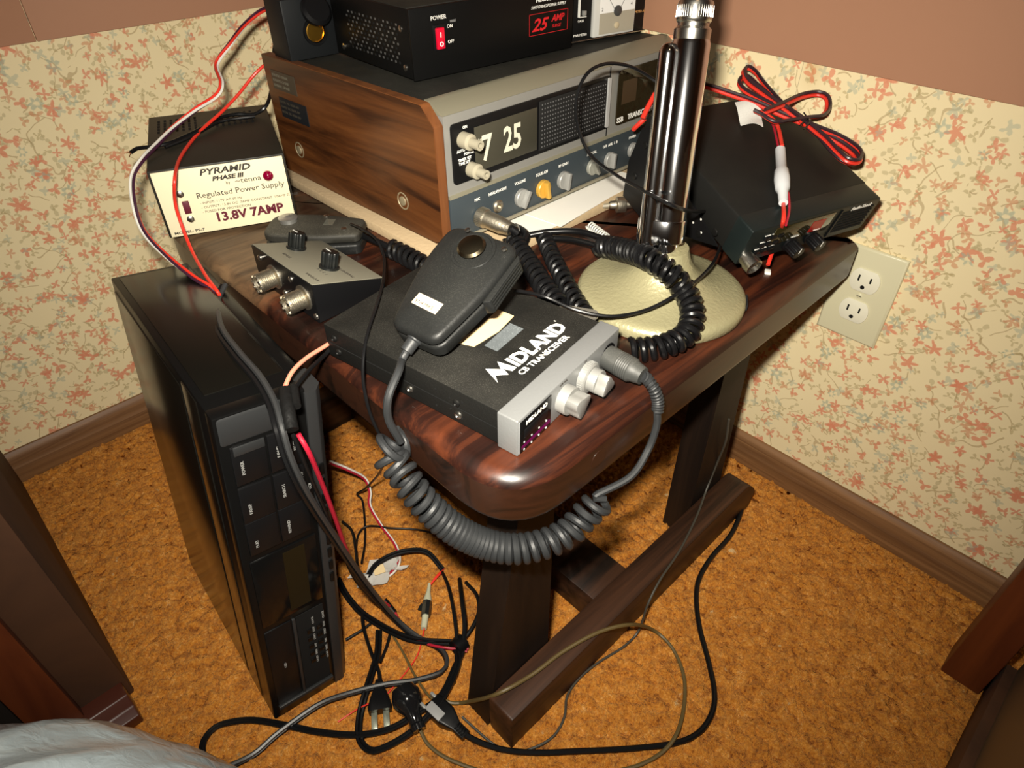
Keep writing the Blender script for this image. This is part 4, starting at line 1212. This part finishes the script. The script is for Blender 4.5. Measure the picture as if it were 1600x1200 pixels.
tag(MB().tube(cpath([(1024, 146, .515), (1012, 168, .500), (1004, 185, .490)]), .0028, REDC).tube(cpath([(1008, 185, .486), (996, 196, .478), (990, 202, .472)]), .0026, REDC).build('speaker_lead'),
    'short bright red insulated wire behind the chrome microphone stem', 'wire')
b = MB(); b.box(-.004, -.003, 0, .004, .003, .003, PAPER, .001, Matrix.Translation(at(1199, 427, TZ)) @ RZ(30)); tag(b.build('plaster_crumb'), 'tiny pale crumb on the table in front of the mobile radio', 'crumb')

# coax plug and loose spring by the papers
P0, P1 = at(962, 320, .404), at(1010, 318, .404)
t = thing('coax_connector', 'nickel coaxial connector lying on the table left of the chrome stem', 'connector', P0); inv = t.matrix_world.inverted()
b = MB(); Mc = inv @ aim(P0, P1)
b.lathe([(.0030, -.008), (.0045, -.006), (.0050, 0), (.0088, .001), (.0088, .010), (.0082, .011), (.0045, .012), (.0040, .030), (.0036, .031)], NICK, Mc, 28)
b.build('coupling_nut', t)
b = MB(); b.tube([inv @ p for p in cpath([(940, 322, .402), (950, 321, .403), (960, 320, .404)])], .0030, mat('thin_coax', (.22, .19, .13), .5)); b.build('coax_stub', t)
b = MB(); b.coil(cpath([(921, 352, .400), (948, 372, .400)]), .0042, .0009, 9, mat('white_spring', (.6, .6, .55), .4), 6, 14)
tag(b.build('wire_spring'), 'small pale coil spring on the table by the black cord', 'spring')

# ---------------------------------------------------------------- leads over the left side
PT = TZ + .0761
BSL = mat('violet_black_sleeve', (.045, .012, .03), .35)
b = MB()
b.twin(cpath([(470, -20, .610), (440, 4, .585), (408, 18, .572), (382, 40, .560), (360, 68, .548), (338, 100, .530), (346, 130, .518), (338, 150, .508), (305, 172, .495), (270, 200, .485), (245, 225, PT + .008), (222, 250, PT + .003), (207, 278, PT - .008), (210, 320, .445), (225, 362, .425), (258, 398, .412), (300, 432, .404), (332, 452, .398), (346, 470, .375)]),
       .0014, REDC, BSL, .3, twist=9, third=WHTC)
tag(b.build('three_wire_lead'), 'twisted red, black and white lead draped down past the white faced supply', 'cable')
b = MB(); b.tube(cpath([(470, 66, .545), (450, 76, .540), (425, 92, .530), (398, 116, .515), (372, 148, .498), (345, 176, .485), (318, 200, .477), (298, 222, PT + .002), (280, 250, PT + .002), (273, 280, PT + .001), (274, 318, .446), (284, 352, .424), (300, 392, .406), (320, 428, .402), (340, 456, .399), (348, 472, .380)]), .0017, REDC, 10, .003)
tag(b.build('red_lead'), 'single red wire hanging across the white face of the small supply', 'wire')
b = MB(); b.tube(cpath([(452, 38, .545), (436, 52, .535), (428, 78, .520), (430, 110, .505), (424, 140, .492), (416, 165, .482), (398, 178, PT + .003), (372, 178, PT + .004), (343, 184, PT + .005), (312, 202, PT + .005), (285, 215, PT + .003), (262, 224, PT + .003), (230, 230, PT + .002), (214, 232, PT + .001), (205, 238, PT)]), .0021, BLKC, 8, .004)
b.tube(cpath([(398, 182, PT + .003), (345, 190, PT + .004), (300, 213, PT + .004), (258, 230, PT + .003)]), .0018, BLKC, 8, .004)
for k in range(5): b.tube([at(205, 238, PT), at(200 + random.uniform(-3, 3), 240 + random.uniform(-6, 6), PT + random.uniform(-.002, .002))], .0004, mat('copper', (.7, .3, .12), .3, 1), 5)
tag(b.build('frayed_lead'), 'black lead with a frayed copper end crossing the small supply lid', 'cable')

# lead that comes over the table edge and hangs down in front of the video recorder
b = MB()
b.twin(cpath([(350, 445, .397), (340, 468, .392), (338, 492, .400), (346, 520, .404), (372, 555, .408), (402, 590, .410), (424, 628, .410), (436, 668, .406), (448, 710, .385), (468, 755, .350), (495, 800, .300), (525, 845, .235), (555, 890, .160), (585, 930, .090), (615, 965, .030), (650, 995, .010), (685, 1012, .006), (698, 1032, .006), (690, 1050, .006), (650, 1063, .008), (600, 1070, .012), (548, 1083, .012), (505, 1098, .010), (470, 1120, .008), (430, 1150, .006), (395, 1180, .005), (340, 1206, .005)]), .0024, BLKC, mat('cable_highlight', (.03, .031, .032), .35), roll=.5)  # second strand greyer: the black cord's highlight painted as colour
tag(b.build('flat_power_cord'), 'thick flat black cord falling in front of the video recorder and across the carpet', 'cord', 'flat black cords on the carpet')
b = MB()
b.twin(cpath([(528, 905, .012), (545, 935, .008), (575, 965, .006), (640, 998, .012), (712, 1005, .010), (722, 1016, .010), (712, 1040, .010), (690, 1085, .014), (655, 1112, .014), (610, 1138, .010), (560, 1148, .006), (500, 1144, .006), (440, 1132, .005), (390, 1125, .005), (345, 1132, .005), (324, 1148, .005), (316, 1166, .005), (318, 1190, .005)]), .0020, BLKC, roll=.4)
tag(b.build('flat_power_cord'), 'flat black cord looping left across the carpet below the video recorder', 'cord', 'flat black cords on the carpet')
b = MB()
b.twin(cpath([(712, 1010, .012), (716, 1035, .014), (700, 1075, .016), (678, 1108, .016), (640, 1145, .010), (600, 1168, .006), (578, 1172, .005), (562, 1155, .005), (562, 1120, .006), (572, 1080, .010), (582, 1048, .008), (590, 1020, .006), (592, 985, .006)]), .0020, BLKC, roll=.3)
tag(b.build('flat_power_cord'), 'flat black cord making a U-shaped loop beside the two-prong plug', 'cord', 'flat black cords on the carpet')
# tied bundle beside the table foot
b = MB()
b.tube(cpath([(690, 892, .006), (700, 915, .020), (708, 950, .030), (713, 990, .022), (714, 1010, .014)]), .0022, BLKC); b.tube(cpath([(718, 905, .008), (722, 940, .030), (726, 975, .028), (724, 1008, .014)]), .0028, BLKC)
b.tube(cpath([(728, 910, .006), (745, 930, .014), (748, 955, .018), (738, 980, .016), (720, 1005, .012)]), .0024, BLKC)
b.twin(cpath([(572, 905, .008), (590, 880, .020), (625, 863, .026), (665, 862, .022), (692, 890, .010)]), .0018, BLKC)
b.tube(cpath([(712, 1014, .012), (712, 1035, .008), (710, 1068, .004)]), .0014, BLKC)
b.lathe([(.010, 0), (.0105, .006), (.0095, .014)], PLA, aim(at(724, 1002, .010), at(708, 1016, .012)), 16)
tag(b.build('tied_cord_bundle'), 'bundle of black cords tied together beside the left table foot', 'cord')

# pink wire from the transceiver into the taped connector
P0 = MM @ Vector((.004, .1767, .012))
b = MB()
b.tube([P0, *cpath([(506, 542, .408), (478, 560, .412), (456, 582, .414), (443, 610, .412)])], .0017, SALM)
b.tube([P0 + Vector((.004, 0, -.002)), *cpath([(510, 552, .400), (486, 575, .406), (465, 600, .410), (452, 625, .410)])], .0017, BLKC)
q = b
t = thing('taped_power_lead', 'pink and red lead with black taped connector hanging over the video recorder', 'cable', at(450, 640, .41)); inv = t.matrix_world.inverted()
q.v = [tuple(inv @ Vector(v)) for v in q.v]; q.build('pink_wire', t)
b = MB(); pts = [inv @ p for p in cpath([(446, 610, .413), (450, 640, .411), (456, 672, .404)])]
b.tube(pts, .0050, mat('black_tape', (.006, .006, .006), .5, bump=1, bscale=150, spec=.3), 12, .003); b.tube([p + Vector((.006, -.001, 0)) for p in pts[:2]], .0036, mat('black_tape', (0, 0, 0)), 10); b.build('taped_joint', t)
b = MB(); b.tube([inv @ p for p in cpath([(466, 678, .402), (484, 710, .385), (505, 760, .335), (522, 805, .285), (540, 855, .215), (560, 900, .130), (585, 930, .060), (608, 947, .026)])], .0019, CRIM)
b.tube([inv @ p for p in cpath([(458, 680, .400), (474, 720, .372), (500, 780, .315), (530, 850, .225), (555, 905, .130), (585, 940, .055), (610, 955, .022)])], .0017, BLKC); b.build('red_wire', t)
b = MB(); b.tube([inv @ p for p in cpath([(600, 938, .024), (616, 958, .016)])], .0042, PLA); b.build('shrink_sleeve', t)
b = MB(); b.tube([inv @ p for p in cpath([(616, 955, .016), (635, 985, .008), (660, 1003, .010), (695, 1012, .014), (732, 1014, .010)])], .0014, CRIM); b.tube([inv @ p for p in cpath([(618, 960, .014), (640, 992, .007), (672, 1008, .009), (730, 1018, .010)])], .0012, CRIM); b.build('red_tail', t)

# red and white pair curling on the carpet
b = MB(); b.twin(cpath([(515, 722, .10), (545, 734, .075), (570, 748, .045), (578, 768, .030), (578, 790, .022), (595, 820, .012), (618, 852, .008), (623, 878, .006), (608, 898, .005), (582, 904, .005), (560, 898, .005)]), .0014, CRIM, WHTC, .8)
tag(b.build('red_white_pair'), 'thin red and white wire pair curling on the carpet behind the video recorder', 'wire')
b = MB(); b.tube(cpath([(535, 815, .010), (550, 830, .012), (556, 860, .012), (560, 890, .012), (575, 920, .010), (600, 955, .006)]), .0019, BLKC)
b.tube(cpath([(556, 860, .008), (560, 835, .010), (575, 822, .012), (610, 825, .012), (655, 828, .010), (700, 840, .010)]), .0013, BLKC)
b.tube(cpath([(600, 690, .30), (602, 715, .22), (592, 740, .12), (572, 762, .045), (558, 772, .020), (566, 782, .012), (570, 815, .008), (570, 850, .008), (565, 880, .012)]), .0015, BLKC)
b.tube(cpath([(540, 1000, .004), (565, 985, .004), (582, 972, .004)]), .0018, BLKC)
b.tube(cpath([(566, 955, .006), (568, 980, .006), (580, 1020, .006), (592, 1050, .008), (594, 1075, .008)]), .0022, BLKC)
b.tube(cpath([(610, 988, .006), (604, 1010, .006), (594, 1035, .008)]), .0018, BLKC)
tag(b.build('thin_black_wires'), 'tangle of thin black wires on the carpet between video recorder and table leg', 'wire')
b = MB(); b.tube(cpath([(612, 990, .004), (630, 1020, .004), (648, 1055, .005), (668, 1085, .008), (682, 1096, .010)]), .0014, OLIV)
tag(b.build('thin_olive_wire'), 'thin olive wire running to the white-bladed plug', 'wire')
# thin wire from under the tuner down through the coil
b = MB(); b.tube(cpath([(548, 350, .424), (566, 358, .428), (588, 374, .428), (600, 402, .420), (599, 436, .430), (590, 472, .434), (576, 515, .432), (568, 555, .424), (568, 600, .405), (578, 645, .380), (594, 682, .355), (602, 700, .33)]), .0013, BLKC)
tag(b.build('thin_lead'), 'thin black wire crossing the rear left corner of the CB transceiver', 'wire')

# inline fuse on the carpet
t = thing('inline_fuse', 'pale plastic inline fuse with silver tape and red wires on the carpet', 'fuse', at(662, 950, .006)); inv = t.matrix_world.inverted()
f0, f1 = inv @ at(671, 912, .008), inv @ at(662, 982, .008); Lf = (f1 - f0).length
b = MB(); b.lathe([(.0020, 0), (.0026, Lf * .2), (.0050, Lf * .36), (.0054, Lf * .6), (.0040, Lf * .75), (.0036, Lf)], mat('yellowed_plastic', (.50, .50, .36), .35), aim(f0, f1), 20); b.build('holder', t)
b = MB(); b.lathe([(.0060, 0), (.0064, .010), (.0060, .019)], mat('silver_tape', (.12, .13, .13), .2, .9), aim(f0.lerp(f1, .42), f0.lerp(f1, .72)), 8); b.box(-.013, -.004, .002, -.004, .006, .0026, mat('silver_tape', (0, 0, 0)), M=Matrix.Translation(f0.lerp(f1, .45)) @ RZ(25)); b.build('foil_tape', t)
b = MB(); b.tube([inv @ p for p in cpath([(694, 888, .008), (682, 900, .010), (672, 914, .008)])], .0010, REDC); b.tube([inv @ p for p in cpath([(692, 892, .006), (686, 898, .009), (672, 914, .008)])], .0012, REDC)
b.build('red_wire', t); b = MB(); b.tube([inv @ p for p in cpath([(663, 982, .008), (658, 1005, .006), (650, 1028, .004), (628, 1058, .004), (600, 1090, .004)])], .0008, REDC); b.tube([inv @ p for p in cpath([(583, 1096, .012), (555, 1110, .006), (528, 1128, .003)])], .0008, REDC); b.build('red_wire', t)
# crumpled clear wrapper
b = MB(); vs, fs = [], []
c = at(592, 896, .006)
for i in range(12):
    for k in range(8):
        u, v = i / 11 - .5, k / 7 - .5
        p = c + Vector((.055 * u + .006 * math.sin(9 * v), .030 * v + .006 * math.sin(11 * u), .004 + .005 * noise.noise(Vector((u * 9, v * 9, 1)))))
        vs.append(p)
for i in range(11):
    for k in range(7): a = i * 8 + k; fs.append([a, a + 8, a + 9, a + 1])
b.add(vs, fs, mat('crumpled_film', (.62, .60, .56), .25, alpha=.75)); b.add([v - Vector((0, 0, .0004)) for v in vs], [f[::-1] for f in fs], mat('crumpled_film', (0, 0, 0)))
b.box(-.006, -.006, .009, .008, .006, .0095, TAPEP, M=Matrix.Translation(c) @ RZ(-20) @ RX(8))
tag(b.build('plastic_scrap'), 'crumpled clear plastic scrap on the carpet behind the video recorder', 'scrap')

# plugs
t = thing('two_prong_plug', 'black two-prong plug on the carpet with blades pointing to the viewer', 'plug', at(594, 1078, .0)); inv = t.matrix_world.inverted()
a_, b2 = inv @ at(592, 1062, .012), inv @ at(594, 1112, .010)
Mq = aim(a_, b2); Lq = (b2 - a_).length
b = MB(); b.loft([[(x * s_, y * s_ * .55, z) for x, y in rpoly([(-.010, -.010), (.010, -.010), (.010, .010), (-.010, .010)], .004, 3)] for s_, z in ((.35, 0), (.55, Lq * .25), (.95, Lq * .55), (1.25, Lq * .85), (1.2, Lq))], PLA, Mq)
b.build('body', t)
for s in (-1, 1):
    b = MB(); b.box(-.0032, -.0008, 0, .0032, .0008, .017, mat('blade_metal', (.42, .45, .36), .35, .8), .0003, Mq @ T(s * .0063, 0, Lq)); b.build('blade', t)
t = thing('round_socket', 'round black appliance socket on the carpet beside the two-prong plug', 'socket', at(640, 1105, 0)); inv = t.matrix_world.inverted()
a_, b2 = inv @ at(634, 1087, .017), inv @ at(655, 1142, .010); Mq = aim(a_, b2); Lq = (b2 - a_).length
b = MB(); b.lathe([(.004, -.010), (.0120, -.009), (.0155, -.001), (.0162, .006), (.0135, .013), (.0085, .019), (.0074, Lq * .8), (.0086, Lq * .85), (.0078, Lq)], mat('gloss_black', (.008, .008, .009), .12, coat=.6), Mq, 28)
b.build('shell', t)
b = MB(); b.tube([inv @ p for p in cpath([(657, 1142, .010), (668, 1162, .006), (690, 1180, .005), (720, 1194, .005), (760, 1208, .005)])], .0020, OLIV); b.build('cord', t)
t = thing('extension_plug', 'black and grey power plug joined beside the left table foot', 'plug', at(700, 1120, 0)); inv = t.matrix_world.inverted()
a_, b2 = inv @ at(674, 1098, .012), inv @ at(728, 1150, .009); Mq = aim(a_, b2); Lq = (b2 - a_).length
b = MB(); b.loft([[(x * s_, y * s_ * .8, z) for x, y in rpoly([(-.011, -.009), (.011, -.009), (.011, .009), (-.011, .009)], .003, 3)] for s_, z in ((.9, 0), (1, .002), (1.0, Lq * .45), (.62, Lq * .66), (.50, Lq * .72), (.50, Lq))], PLA, Mq)
for k in range(4): b.lathe([(.0058, 0), (.0058, .0015)], PLA, Mq @ T(0, 0, Lq * (.74 + .06 * k)), 14)
b.build('body', t)
b = MB(); GR = mat('grey_inset', (.30, .30, .30), .5)
b.box(-.0104, -.0078, .001, .0000, .0078, Lq * .42, GR, .0006, Mq @ T(0, 0, 0)); b.box(-.0110, .0020, -.006, -.0080, .0075, .001, KNB, .0003, Mq); b.box(.004, .002, -.006, .007, .0075, .001, KNB, .0003, Mq); b.build('grey_insert', t)
b = MB(); b.tube([inv @ p for p in cpath([(724, 1146, .010), (750, 1160, .006), (790, 1172, .005), (840, 1176, .005), (900, 1174, .005), (980, 1170, .005), (1050, 1162, .005), (1090, 1146, .005), (1112, 1115, .005), (1116, 1080, .005), (1106, 1030, .005), (1094, 985, .005), (1088, 940, .005), (1092, 905, .005), (1112, 870, .005), (1140, 838, .005), (1156, 805, .005), (1162, 778, .008)])], .0031, BLKC, 10, .005); b.build('cord', t)
b = MB(); b.tube(cpath([(688, 1090, .008), (704, 1098, .006), (728, 1097, .010), (775, 1085, .066), (830, 1055, .068), (880, 1018, .068), (935, 988, .068), (985, 976, .060), (1020, 984, .012), (1050, 1012, .005), (1068, 1055, .005), (1069, 1100, .005), (1058, 1145, .010), (1035, 1175, .006), (1000, 1195, .005), (960, 1206, .005)]), .0021, OLIV, 8, .005)
tag(b.build('olive_lamp_cord'), 'olive brown lamp cord lying over the foot rail and looping on the carpet', 'cord')
b = MB(); b.tube(cpath([(1139, 655, .200), (1134, 690, .160), (1120, 725, .110), (1104, 765, .072), (1088, 808, .066), (1062, 860, .066), (1032, 905, .066), (1012, 945, .050), (998, 985, .010), (975, 1010, .004), (935, 1035, .004), (905, 1060, .004), (886, 1088, .004), (882, 1120, .004), (865, 1150, .004), (835, 1168, .004), (800, 1176, .003), (770, 1162, .004), (735, 1132, .005), (722, 1120, .006)]), .0014, mat('grey_brown_wire', (.05, .045, .035), .5), 8, .005)
tag(b.build('thin_grey_wire'), 'thin grey wire running down over the foot rail to the carpet', 'wire')

# ---------------------------------------------------------------- furniture at the picture edges
t = thing('wooden_cabinet', 'brown wooden cabinet against the back wall at the left', 'cabinet', (-.98, -.22, 0))
TI = T(.98, .22, 0)
b = MB(); b.box(-.842, -.440, 0, -.795, -.014, .60, CABW, .003, TI); b.build('side_panel', t)
b = MB(); b.box(-.878, -.452, .030, -.840, -.428, .60, CABR, .0015, TI); b.build('front_stile', t)
b = MB(); b.box(-1.16, -.428, .0, -.842, -.02, .60, mat('cabinet_inside', (.012, .008, .006), .7), 0, TI); b.build('carcase', t)
b = MB(); b.box(-1.16, -.452, .03, -.985, -.43, .56, CABR, .002, TI); b.build('door', t)
b = MB(); b.prism(rpoly([(-.478, 0), (-.436, 0), (-.436, .030), (-.458, .030), (-.466, .018), (-.478, .014)], .002, 3), -1.16, -.800, mat('moulding_red', (.06, .015, .008), .35, coat=.2), TI @ YZ, bev=.002)
b.build('base_moulding', t)
t = thing('desk', 'dark reddish brown desk corner at the right edge', 'desk', (-.20, -1.10, 0))
TI = T(.20, 1.10, 0)
b = MB(); b.box(-.134, -1.086, 0, -.090, -1.046, .62, CABR, .002, TI); b.build('leg', t)
b = MB(); b.box(-.60, -1.112, 0, -.120, -1.088, .055, CABW, .002, TI); b.build('bottom_rail', t)
b = MB(); b.box(-.60, -1.118, .055, -.120, -1.098, .62, mat('desk_panel', (.10, .07, .04), .5), 0, TI); b.build('side_panel', t)

# plastic bag near the lens
BAG = mat('white_plastic_film', (.62, .74, .79), .32, coat=.25, trans=.0)
m, tt, N_, L_, bb = BAG, BAG.node_tree, BAG.node_tree.nodes, BAG.node_tree.links, BAG.node_tree.nodes['Principled BSDF']
nzz = N_.new('ShaderNodeTexNoise'); nzz.inputs['Scale'].default_value = 14; nzz.inputs['Detail'].default_value = 4; nzz.inputs['Distortion'].default_value = 2.5
bpn = N_.new('ShaderNodeBump'); bpn.inputs['Strength'].default_value = .22; bpn.inputs['Distance'].default_value = .006
L_.new(nzz.outputs[0], bpn.inputs['Height']); L_.new(bpn.outputs[0], bb.inputs['Normal'])
vs, fs = [], []
nu, nv = 90, 40
bc = Vector((-.945, -.735, 0))
for j in range(nv + 1):
    ph = j / nv * math.pi / 2
    for i in range(nu):
        a = 2 * math.pi * i / nu
        dirv = Vector((math.cos(a) * math.cos(ph), math.sin(a) * math.cos(ph), math.sin(ph)))
        nn = noise.noise(dirv * 1.6 + Vector((3, 1, 2))) * .08 + (1 - abs(noise.noise(Vector((dirv.x * 2.0, dirv.y * 5.0, dirv.z * 3))))) * .06 + (1 - abs(noise.noise(dirv * 9))) * .015
        s = .93 + nn
        vs.append(bc + Vector((dirv.x * .222 * s, dirv.y * .268 * s, dirv.z * .34 * s + .002)))
for j in range(nv):
    for i in range(nu):
        k = (i + 1) % nu; fs.append([j * nu + i, j * nu + k, (j + 1) * nu + k, (j + 1) * nu + i])
b = MB().add(vs, fs, BAG); tag(b.build('plastic_bag', sharp=180), 'crumpled white plastic bag in the lower left corner', 'bag')
